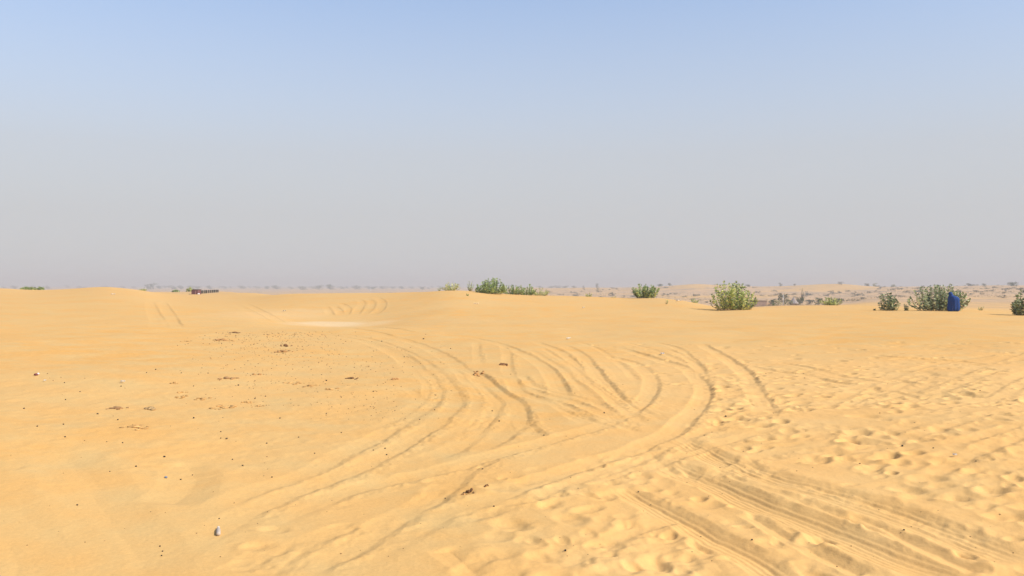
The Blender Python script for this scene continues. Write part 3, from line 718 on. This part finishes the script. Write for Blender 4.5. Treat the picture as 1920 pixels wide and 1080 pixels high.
X, Y = at_r(1424, 385); z0 = ground_z(X, Y)
hs = empty('mud_house', (X, Y, z0), R(8)); tag(hs, 'low brown mud house right of the tall yellow-green shrub', 'house')
w = MB(); w.box((-.6, 0, 1.0), (6.4, 3.2, 3.0), 0, (0.36, 0.24, 0.17)); w.build('wall', M_MUD, hs)
w = MB(); w.box((3.55, -.3, .7), (1.9, 2.6, 2.4), 0, (0.62, 0.42, 0.26)); o = w.build('side_room', M_MUD, hs); o['label'] = 'paler sand-coloured side room'
w = MB(); w.box((-.6, 0, 2.58), (6.8, 3.6, .16), 0, (0.30, 0.21, 0.15)); w.build('roof', M_THATCH, hs)
w = MB(); w.box((1.2, -1.63, .4), (.8, .1, 1.5), 0, (0.30, 0.20, 0.16)); w.build('door', M_WOOD, hs)
w = MB(); w.box((3.7, -1.62, .35), (.5, .08, .7), 0, (0.30, 0.13, 0.07)); w.build('window', M_WOOD, hs)

X, Y = at_r(1468.5, 372); z0 = ground_z(X, Y)
po = empty('white_pole', (X, Y, z0)); tag(po, 'thin white pole standing among the trees left of the hut', 'pole')
m = MB(); m.tube([(0, 0, -.3), (0, 0, 2.5), (0, 0, 4.6)], [.13, .11, .08], 8, (0.82, 0.80, 0.74)); m.build('shaft', M_METAL, po, True)
m = MB(); m.box((0, 0, .1), (.7, .7, .5), 0, (0.6, 0.55, 0.48), .7); m.build('base', M_MUD, po)

for i, (x, h) in enumerate(((695, 22), (1068, 21), (1160, 17))):
    r = 1650; X, Y = at_r(x, r); root = empty('lattice_mast', (X, Y, ground_z(X, Y)))
    tag(root, ('thin pale mast on the hazy horizon left of the middle clump', 'thin pale mast on the horizon right of the middle clump', 'thin pale mast on the horizon left of the dark green crest shrub')[i], 'mast', 'masts on the horizon')
    H = h * r / FPX; m = MB()
    for sx, sy in ((-1, -1), (1, -1), (1, 1), (-1, 1)): m.tube([(sx * .8, sy * .8, -1), (sx * .3, sy * .3, H)], [.14, .1], 5, (.62, .62, .62))
    for k in range(9):
        a, b = k / 9 * H, (k + 1) / 9 * H; wa, wb = .8 - .5 * k / 9, .8 - .5 * (k + 1) / 9
        m.tube([(-wa, -wa, a), (wb, -wb, b)], .05, 4, (.62, .62, .62)); m.tube([(wa, wa, a), (-wb, wb, b)], .05, 4, (.62, .62, .62))
    m.build('frame', M_METAL, root)
    m = MB(); m.tube([(.5, 0, H * .92), (.9, 0, H * .92)], .4, 10, (.62, .62, .62)); m.build('antenna', M_METAL, root)

# ------------------------------------------------------------------ maroon tent and the row of screens
RT = 190
X, Y = at_r(368, RT); z0 = ground_z(X, Y)
tent = empty('cloth_tent', (X, Y, z0), R(-12)); tent.scale = (.66, .66, .62); tag(tent, 'small box-shaped maroon cloth tent with a dark roof on the left crest', 'tent')
m = MB(); rg = []
for h, sx in ((-.2, 1.15), (.4, 1.13), (1.0, 1.11), (1.55, 1.08)):
    ring = []
    for k in range(40):
        t = k / 40 * 4; e = int(t); u = t - e
        cx, cy = [(-1 + 2 * u, -1), (1, -1 + 2 * u), (1 - 2 * u, 1), (-1, 1 - 2 * u)][e]
        fold = .035 * math.sin(k * 2.4)
        ring.append((cx * (sx + fold), cy * (.9 + fold), h))
    rg.append(ring)
m.rings(rg, (0.20, 0.085, 0.08)); m.build('walls', M_CLOTH, tent)
m = MB(); m.rings([[(-.75, -1.0, 1.57), (1.3, -1.0, 1.57), (1.3, 1.0, 1.57), (-.75, 1.0, 1.57)], [(-.7, -.95, 1.7), (1.25, -.95, 1.72), (1.25, .95, 1.72), (-.7, .95, 1.7)]], (0.10, 0.08, 0.075)); m.build('roof', M_CLOTH, tent)
m = MB(); m.rings([[(.15, -1.0, -.1), (.55, -1.0, -.1), (.55, -.95, 1.25), (.15, -.95, 1.25)], [(.15, -.97, -.1), (.55, -.97, -.1), (.55, -.93, 1.25), (.15, -.93, 1.25)]], (0.40, 0.19, 0.165)); o = m.build('door_flap', M_CLOTH, tent); o['label'] = 'paler red door flap'
def blob_mesh(mb, c, d, col, n=9, mrows=5, rough=.18):
    rg = []
    for i in range(mrows + 1):
        ph = -math.pi / 2 + math.pi * (i + .02) / (mrows + .04)
        rg.append([(c[0] + d[0] * math.cos(ph) * math.cos(2 * math.pi * k / n) * random.uniform(1 - rough, 1 + rough), c[1] + d[1] * math.cos(ph) * math.sin(2 * math.pi * k / n) * random.uniform(1 - rough, 1 + rough), c[2] + d[2] * math.sin(ph)) for k in range(n)])
    mb.rings(rg, col)
X2, Y2 = at_r(372.3, RT - 1.6)
m = MB(); blob_mesh(m, (0, 0, .13), (.25, .2, .15), (.82, .78, .74), 12, 7, .1)
o = m.build('white_sack', M_CLOTH, None, True); o.location = (X2, Y2, ground_z(X2, Y2) - .02); tag(o, 'white sack on the sand in front of the maroon tent', 'sack')
X2, Y2 = at_r(356, RT - 2)
m = MB(); blob_mesh(m, (0, 0, .03), (.26, .2, .08), (.17, .12, .08), 12, 5, .2)  # flat dark lump standing in for the tent's cast shadow
o = m.build('tent_shadow_blob', M_CLOTH, None, True); o.location = (X2, Y2, ground_z(X2, Y2)); tag(o, 'flat dark bundle on the sand left of the maroon tent', 'shadow')
sproto = []
for k, colr in enumerate(((0.055, 0.055, 0.055), (0.085, 0.075, 0.07), (0.05, 0.062, 0.055))):
    root = empty('cloth_screen', (0, 0, 0))
    m = MB(); rg = []
    for h in np.linspace(.22, 1.42, 5):
        rg.append([(-.36, -.03 + .02 * math.sin(h * 5), h), (-.12, -.05, h), (.12, -.02, h), (.36, -.04, h), (.36, .02, h), (.12, .03, h), (-.12, .01, h), (-.36, .03, h)])
    m.rings(rg, colr); m.build('panel', M_CLOTH, root)
    for sx in (-.44, .44):
        m = MB(); m.tube([(sx, 0, -.2), (sx, 0, 1.55)], .035, 6, (.55, .48, .38)); m.build('post', M_WOOD, root)
    m = MB(); m.tube([(-.44, 0, 1.46), (.44, 0, 1.46)], .035, 6, (.12, .10, .09)); m.build('top_rail', M_WOOD, root)
    sproto.append(root)
xs = [377.2, 380.4, 384.2, 387.6, 391.4, 395.0, 398.6, 402.0, 405.4, 408.6]
for i, x in enumerate(xs):
    k = (0, 1, 2, 0, 1, 1, 2, 2, 0, 0)[i]
    o = sproto[k] if i in (0, 1, 2) else copy_tree(sproto[k])
    r = RT + 3.6 * i; X, Y = at_r(x, r); o.location = (X, Y, ground_z(X, Y)); o.rotation_euler.z = R(random.uniform(-8, 8) - 10)
    s = .86 - .022 * i; o.scale = (.64 * r / 290, .6, s * r / 290)
    first, last = i == 0, i == len(xs) - 1
    tag(o, 'dark cloth screen next to the maroon tent, first of the row' if first else 'dark cloth screen at the right end of the row beside the maroon tent' if last else 'dark cloth screen on pale posts within the row beside the maroon tent', 'screen', 'dark screens in a row by the tent')

# ------------------------------------------------------------------ person in the blue cloak
X, Y = at_r(1787, 60.6); PR = math.hypot(X, Y); z0 = ground_z(X, Y)
per = empty('person', (X, Y, z0 - .02), -math.atan2(X, Y)); tag(per, 'person wrapped head to foot in a deep blue cloak by the widest shrub', 'person')
SCL = 33 * PR / FPX / 1.40; per.scale = (SCL * .86, SCL * .9, SCL)
def body():
    me = bpy.data.meshes.new('body'); bm = bmesh.new(); sl = bm.verts.layers.skin.verify()
    P = {'pel': ((0, 0, .62), .13), 'wai': ((-.03, -.02, .80), .12), 'che': ((-.08, .0, .98), .14), 'nck': ((-.14, .02, 1.12), .05), 'hd0': ((-.16, .03, 1.19), .075), 'hd1': ((-.17, .03, 1.31), .07),
         'hl': ((-.08, .0, .58), .085), 'kl': ((-.12, -.06, .34), .06), 'al': ((-.10, .02, .05), .038), 'tl': ((-.13, -.16, .03), .03),
         'hr': ((.09, 0, .58), .085), 'kr': ((.12, -.05, .34), .06), 'ar': ((.12, .03, .05), .038), 'tr': ((.14, -.15, .03), .03),
         'sl': ((-.24, .0, 1.04), .06), 'el': ((-.27, -.08, .80), .042), 'wl': ((-.16, -.2, .78), .03),
         'sr': ((.10, .0, 1.02), .06), 'er': ((.20, -.06, .82), .042), 'wr': ((.06, -.2, .78), .03)}
    V = {}
    for k, (p, r) in P.items():
        v = bm.verts.new(p); v[sl].radius = (r, r); v[sl].use_root = (k == 'pel'); V[k] = v
    for a, b in ('pel wai', 'wai che', 'che nck', 'nck hd0', 'hd0 hd1', 'pel hl', 'hl kl', 'kl al', 'al tl', 'pel hr', 'hr kr', 'kr ar', 'ar tr', 'che sl', 'sl el', 'el wl', 'che sr', 'sr er', 'er wr') and [s.split() for s in ('pel wai', 'wai che', 'che nck', 'nck hd0', 'hd0 hd1', 'pel hl', 'hl kl', 'kl al', 'al tl', 'pel hr', 'hr kr', 'kr ar', 'ar tr', 'che sl', 'sl el', 'el wl', 'che sr', 'sr er', 'er wr')]:
        bm.edges.new((V[a], V[b]))
    bm.to_mesh(me); bm.free()
    ca = me.color_attributes.new('tint', 'FLOAT_COLOR', 'POINT')
    ca.data.foreach_set('color', [0.16, 0.085, 0.05, 1.0] * len(me.vertices))
    me.materials.append(M_SKIN)
    o = link(bpy.data.objects.new('body', me), per)
    o.modifiers.new('skin', 'SKIN'); s = o.modifiers.new('sub', 'SUBSURF'); s.levels = s.render_levels = 1
    return o
body()
m = MB(); rg = []; NN = 72
for h, cx, rx, ry in ((.03, -.02, .36, .33), (.10, .0, .43, .36), (.30, .02, .45, .36), (.55, .03, .44, .33), (.75, .04, .44, .31), (.88, .05, .45, .29), (.98, .04, .42, .26), (1.05, -.0, .36, .24), (1.10, -.07, .27, .21), (1.15, -.135, .185, .17), (1.21, -.16, .16, .165), (1.28, -.175, .155, .165), (1.34, -.18, .125, .14), (1.375, -.185, .09, .1), (1.395, -.185, .05, .06), (1.40, -.185, .01, .01)):
    ring = []
    for k in range(NN):
        t = 2 * math.pi * k / NN; am = .085 * max(0, 1.15 - h)
        f = 1 + am * (1 - 2 * abs(math.sin(5.5 * t + 1.5 * h + .5 * math.sin(3 * t)))) + am * .7 * math.sin(3 * t + 2 - 2 * h) + .035 * math.sin(2 * t + 5 * h) * (h < 1.1)
        hh = h + (.035 * math.sin(4 * t) if h < .05 else 0)
        ring.append((cx + rx * f * math.cos(t), ry * f * math.sin(t), hh))
    rg.append(ring)
m.rings(rg, (0.020, 0.060, 0.215), cap=False); ck = m.build('cloak', M_CLOTH, per, True)
sd = ck.modifiers.new('thick', 'SOLIDIFY'); sd.thickness = .012

# ------------------------------------------------------------------ litter, dung and pebbles
def lump(name, x, y, d, col, label, cat, group=None, mat=None, sink=.25, rough=.2, parts=1, spread=1.0, rz=None):
    X, Y = at_px(x, y); m = MB()
    if name != 'pebble':
        d = (d[0] * .30, d[1] * .40, d[2] * .6); sink = .5; spread *= 2.0; parts = parts * 2 + 3; rough = .32
    for k in range(parts):
        ox, oy = ((0, 0) if k == 0 else (random.uniform(-1, 1) * d[0] * 1.5 * spread, random.uniform(-1, 1) * d[1] * 1.7 * spread))
        sz = 1 if k == 0 else random.uniform(.35, .8)
        gz = ground_z(X + ox, Y + oy) - ground_z(X, Y)
        blob_mesh(m, (ox, oy, gz + d[2] * sz * (1 - sink)), [q * sz for q in d], (lambda q: tuple(v * q for v in col))(random.uniform(.75, 1.2)), 9, 5, rough)
    o = m.build(name, mat or M_BITS, None, True); o.location = (X, Y, ground_z(X, Y)); o.rotation_euler.z = 0 if parts > 1 else random.uniform(0, 3)
    return tag(o, label, cat, group)
DARK, BROWN, RUST = (.055, .045, .035), (.24, .12, .05), (.54, .28, .10)
DG = 'dung piles on the sand'
lump('dung_pile', 945, 684, (.10, .13, .055), BROWN, 'dark brown dung scattered at the tip of the middle tyre curves', 'dung', DG, parts=8)
lump('dung_pile', 893, 700, (.16, .2, .045), RUST, 'orange-brown dung smear left of the dark dung by the tyre curves', 'dung', DG, parts=4)
lump('dung_pile', 535, 649, (.15, .2, .075), BROWN, 'dark brown dung lump at the top of the left sand slope', 'dung', DG, parts=2)
lump('dung_pile', 533, 660, (.24, .25, .05), RUST, 'orange-brown dung streak just below the dark lump on the slope', 'dung', DG, parts=4)
lump('dung_pile', 879, 922, (.05, .06, .03), BROWN, 'dark broken dung beside the tyre track at lower centre', 'dung', DG, parts=4)
lump('dung_pile', 870, 928, (.03, .04, .018), RUST, 'small reddish dung crumb left of the broken dung at lower centre', 'dung', DG, parts=2)
lump('dung_pile', 911, 911, (.028, .03, .018), BROWN, 'small brown crumb right of the broken dung at lower centre', 'dung', DG)
lump('dung_pile', 220, 766, (.15, .16, .03), (.40, .22, .09), 'flat tan-brown dung pat on the left sand, darker of a pair', 'dung', DG, parts=3, spread=.6)
lump('dung_pile', 283, 767, (.14, .14, .04), (.50, .32, .14), 'round sandy dung pat on the left sand, paler of a pair', 'dung', DG, parts=4, spread=.5)
lump('dung_pile', 487, 703, (.12, .14, .03), RUST, 'oval orange-brown pat right of the left slope middle', 'dung', DG)
lump('dung_pile', 425, 710, (.16, .17, .03), (.46, .25, .10), 'broken orange-brown pat left of the oval pat on the slope', 'dung', DG, parts=4)
lump('dung_pile', 660, 710, (.12, .12, .035), BROWN, 'thin dark streak of droppings left of the tyre curves', 'dung', DG, parts=6)
lump('dung_pile', 740, 711, (.09, .1, .03), RUST, 'rusty crumbled droppings between the dark streak and the tyre curves', 'dung', DG, parts=5)
lump('dung_pile', 440, 624, (.22, .3, .05), BROWN, 'brown droppings on the upper left slope near the ridge', 'dung', DG, parts=3)
lump('dung_pile', 417, 638, (.25, .3, .045), RUST, 'long orange-brown smear on the upper left slope', 'dung', DG, parts=4)
SC = 'orange stained clods on the left slope'
for i, (x, y, a) in enumerate(((545, 718, .15), (580, 724, .15), (620, 730, .13), (420, 764, .17), (485, 762, .08), (255, 801, .15), (465, 755, .08), (341, 736, .07), (380, 748, .12), (327, 718, .09), (437, 639, .16), (352, 640, .16), (343, 745, .09), (560, 718, .12))):
    lump('sand_clod', x, y, (a, a, .022), (.62, .345, .118), 'small flat orange clod lying on the left sand slope', 'clod', SC, parts=3, rough=.3)
PB = 'dark pebbles scattered on the sand'
spec = {(308, 857): 'roundest dark pebble on the smooth lower left sand', (363, 785): 'dark pebble with paler crumbs right of the two dung pats', (1692, 835): 'black fragment on the trampled sand at right', (1133, 773): 'single dark pebble between the curved tyre tracks',
        (455, 875): 'dark pebble right of the soft hollow on the lower left sand', (45, 766): 'dark pebble nearest the left edge of the sand'}
pebbles = [(308, 857, .022), (363, 785, .026), (1692, 835, .024), (1133, 773, .022), (455, 875, .02), (45, 766, .022), (121, 718, .02), (123, 750, .02), (183, 777, .025), (221, 788, .022), (119, 796, .02), (122, 820, .018), (425, 824, .024), (255, 876, .018),
           (361, 886, .013), (339, 896, .015), (510, 896, .015), (500, 832, .018), (145, 946, .016), (411, 972, .011), (300, 1023, .012), (305, 1032, .011), (303, 1040, .011), (447, 723, .03), (363, 724, .02), (227, 725, .024), (292, 693, .03),
           (1750, 841, .015), (1612, 869, .016), (1361, 780, .024), (936, 789, .022), (923, 768, .02), (787, 787, .018), (725, 850, .018), (722, 840, .018), (1020, 815, .018), (905, 880, .016), (926, 951, .014), (1060, 1032, .018), (1197, 920, .014),
           (414, 810, .016), (414, 822, .016), (436, 862, .015), (206, 884, .012), (275, 699, .022), (1410, 1017, .014), (1695, 995, .014), (1830, 864, .013), (612, 714, .03), (700, 735, .026), (758, 668, .03), (845, 654, .034), (794, 636, .05), (716, 640, .04),
           (478, 748, .022), (498, 744, .022), (525, 785, .02), (612, 776, .018), (560, 820, .016), (640, 812, .016), (590, 850, .014), (700, 845, .014), (815, 770, .018), (835, 930, .012), (640, 745, .02), (390, 700, .022), (340, 700, .022), (150, 735, .02), (70, 800, .018), (230, 830, .016)]
for x, y, s in pebbles:
    s *= .52
    lb = spec.get((x, y), 'small dark pebble lying loose on the pale orange sand')
    o = lump('pebble', x, y, (s, s * .8, s * .7), DARK if random.random() < .7 else (.16, .11, .06), lb, 'pebble', PB, rough=.22)
lump('pebble', 311, 895, (.015, .013, .01), (.22, .26, .33), 'bluish grey chip on the lower left sand', 'pebble', PB)
# finer crumbs that nobody could count
m = MB()
for k in range(1000):
    q = random.random()
    if q < .55: x, y = random.gauss(510, 75), min(760, 622 + random.expovariate(1 / 40))
    elif q < .8: x, y = random.gauss(690, 60), random.uniform(650, 790)
    else: x, y = random.uniform(0, 1900), random.uniform(700, 1060)
    if not (5 < x < 1915): continue
    X, Y = at_px(x, y); rr = math.hypot(X, Y); s = random.uniform(.25, .8) * (.0009 * rr + .002)
    blob_mesh(m, (X, Y, ground_z(X, Y) + s * .3), (s, s, s * .6), random.choice((BROWN, (.25, .16, .08), (.32, .19, .08), (.40, .23, .10))), 5, 3, .25)
o = m.build('debris', M_BITS); o['kind'] = 'stuff'; tag(o, 'fine dark crumbs and droppings sprinkled over the sand', 'debris')

LT = 'bits of litter on the sand'
def scrap(x, y, sx, sy, col, label, rz=0.0, h=.02):
    X, Y = at_px(x, y); m = MB(); n = 7; top, bot = [], []
    for i in range(n):
        for j in range(4):
            u, v = i / (n - 1) - .5, j / 3 - .5
            top.append((u * sx, v * sy * (1 - .3 * abs(u)), h * (.4 + .6 * math.sin(i * 1.9 + j * 1.3) ** 2)))
    bot = [(a, b, c - .004) for a, b, c in top]
    fs = []
    idx = lambda i, j: i * 4 + j
    for i in range(n - 1):
        for j in range(3):
            fs.append((idx(i, j), idx(i + 1, j), idx(i + 1, j + 1), idx(i, j + 1)))
            fs.append(tuple(28 + q for q in (idx(i, j), idx(i, j + 1), idx(i + 1, j + 1), idx(i + 1, j))))
    rim = [idx(i, 0) for i in range(n)] + [idx(n - 1, j) for j in (1, 2, 3)] + [idx(i, 3) for i in range(n - 2, -1, -1)] + [idx(0, j) for j in (2, 1)]
    for a, b in zip(rim, rim[1:] + rim[:1]): fs.append((b, a, a + 28, b + 28))
    m.add(top + bot, fs, col); o = m.build('paper_scrap', M_PAPER); o.location = (X, Y, ground_z(X, Y) + .006); o.rotation_euler.z = rz
    return tag(o, label, 'litter', LT)
scrap(84, 716, .035, .04, (.85, .80, .70), 'white scrap just right of the maroon and white wrapper at left', .3, .03)
scrap(230, 718, .06, .06, (.72, .62, .48), 'pale curled scrap on the left sand above the dung pats', .8, .04)
scrap(1242, 665, .07, .1, (.88, .86, .82), 'bright white scrap at the top of the right tyre curve', .2, .05)
scrap(1066, 636, .05, .28, (.60, .55, .44), 'pale grey strip on the sand left of the white scrap', -.5, .05)
scrap(1272, 565, .45, .5, (.75, .68, .58), 'white sheet on the crest right of the dark green shrub', .1, .14)
scrap(1094, 578, .16, .3, (.85, .80, .62), 'whitish speck on the bare dune face in the middle', .1, .1)
scrap(893, 570, .4, .22, (.74, .58, .36), 'cream strip on the dune face below the middle clump', .25, .08)
scrap(533, 585, .2, .25, (.74, .60, .40), 'cream scrap on the far face left of the turning circles', .3, .12)
scrap(212, 553, .4, .4, (.82, .72, .55), 'pale scrap on the face of the left dune', .3, .14)
scrap(1790, 853, .03, .03, (.8, .72, .6), 'tiny pale chip on the trampled sand near the right ruts', .3, .02)

X, Y = at_px(68.5, 704); wr = empty('wrapper', (X, Y, ground_z(X, Y)), .3); wr.scale = (.7, .7, .7); tag(wr, 'maroon and white crumpled wrapper on the left sand', 'litter', LT)
m = MB(); blob_mesh(m, (-.01, 0, .022), (.042, .035, .03), (.20, .05, .045), 11, 6, .2); m.build('maroon_side', M_PAPER, wr)
m = MB(); blob_mesh(m, (.03, .015, .038), (.026, .022, .022), (.85, .78, .74), 11, 6, .15); m.build('white_side', M_PAPER, wr)

# small white plastic bottle lying end-on at lower left
X, Y = at_px(409.5, 998); bt = empty('plastic_bottle', (X, Y, ground_z(X, Y)), R(19)); bt.scale = (.85, 1.45, .85); tag(bt, 'small whitish plastic bottle on the smooth sand at lower left', 'bottle')
m = MB(); rg = []
for y, q in ((-.052, .002), (-.052, .012), (-.046, .0165), (-.01, .0165), (.02, .0165), (.038, .014), (.046, .0085), (.05, .0085)):
    rg.append([(q * math.cos(2 * math.pi * k / 20), y, .0155 + q * math.sin(2 * math.pi * k / 20)) for k in range(20)])
m.rings(rg, (.50, .41, .32)); m.build('bottle_body', M_PAPER, bt, True)
m = MB(); m.rings([[(.0105 * math.cos(2 * math.pi * k / 16), y, .0155 + .0105 * math.sin(2 * math.pi * k / 16)) for k in range(16)] for y in (.0505, .066)], (.72, .60, .48)); m.build('cap', M_PAPER, bt)

# ------------------------------------------------------------------ haze
hz = MB(); zb = float(Z.min()) - 1.0; zt = 34.0
hz.box((0, 0, (zb + zt) / 2), (18600, 18600, zt - zb))
mh = bpy.data.materials.new('desert_haze'); mh.use_nodes = True; nt = mh.node_tree
nt.nodes.remove(nt.nodes['Principled BSDF'])
pv = nt.nodes.new('ShaderNodeVolumePrincipled'); pv.inputs['Density'].default_value = 0.00052
pv.inputs['Color'].default_value = (0.57, 0.585, 0.61, 1); pv.inputs['Anisotropy'].default_value = 0.0
nt.links.new(pv.outputs[0], nt.nodes['Material Output'].inputs['Volume'])
o = hz.build('haze', mh); o['kind'] = 'stuff'; o['label'] = 'pale dusty haze over the desert'

# ------------------------------------------------------------------ light
SUN_EL, SUN_AZ = R(41), R(114)              # azimuth clockwise from +Y: from the right, a little behind the viewer
sd = Vector((math.sin(SUN_AZ) * math.cos(SUN_EL), math.cos(SUN_AZ) * math.cos(SUN_EL), math.sin(SUN_EL)))
L = bpy.data.lights.new('sun', 'SUN'); L.energy = 3.25; L.angle = R(0.53); L.color = (1.0, 0.955, 0.885)
lo = link(bpy.data.objects.new('sun', L)); lo.rotation_euler = sd.to_track_quat('Z', 'Y').to_euler()
w = bpy.data.worlds.new('World'); sc.world = w; w.use_nodes = True; nt = w.node_tree
sky = nt.nodes.new('ShaderNodeTexSky'); sky.sky_type = 'NISHITA'; sky.sun_disc = False
sky.sun_elevation = SUN_EL; sky.sun_rotation = SUN_AZ; sky.air_density = 1.0; sky.dust_density = 1.0; sky.ozone_density = 1.0
bg = nt.nodes['Background']; bg.inputs['Strength'].default_value = 0.15
tc = nt.nodes.new('ShaderNodeTexCoord'); sp = nt.nodes.new('ShaderNodeSeparateXYZ')
nt.links.new(tc.outputs['Generated'], sp.inputs[0])
rp = ramp(nt, sp.outputs['Z'], [(0.0, (0.97,) * 3), (0.08, (0.95,) * 3), (0.15, (0.85,) * 3), (0.21, (0.64,) * 3), (0.33, (0.26,) * 3), (0.7, (0.05,) * 3)])
tint = mix(nt, 1.0, sky.outputs['Color'], (0.84, 0.91, 1.00), 'MULTIPLY')
c = mix(nt, rp.outputs['Color'], tint, (2.60, 2.61, 2.70))   # dust in the lower sky
nt.links.new(c, bg.inputs['Color'])

# ------------------------------------------------------------------ camera and output
cam = bpy.data.cameras.new('camera'); cam.sensor_width = 36; cam.lens = FPX / 1920 * 36; cam.clip_start = .1; cam.clip_end = 30000
cam.shift_y = (HOR - 540) / 1920
co = link(bpy.data.objects.new('camera', cam)); co.location = (0, 0, EYE); co.rotation_euler = (R(90), 0, 0)
sc.camera = co
sc.view_settings.view_transform = 'Standard'; sc.view_settings.look = 'None'; sc.view_settings.exposure = 0.59; sc.view_settings.gamma = 1
sc.cycles.volume_bounces = 1
sc.cycles.max_bounces = 6
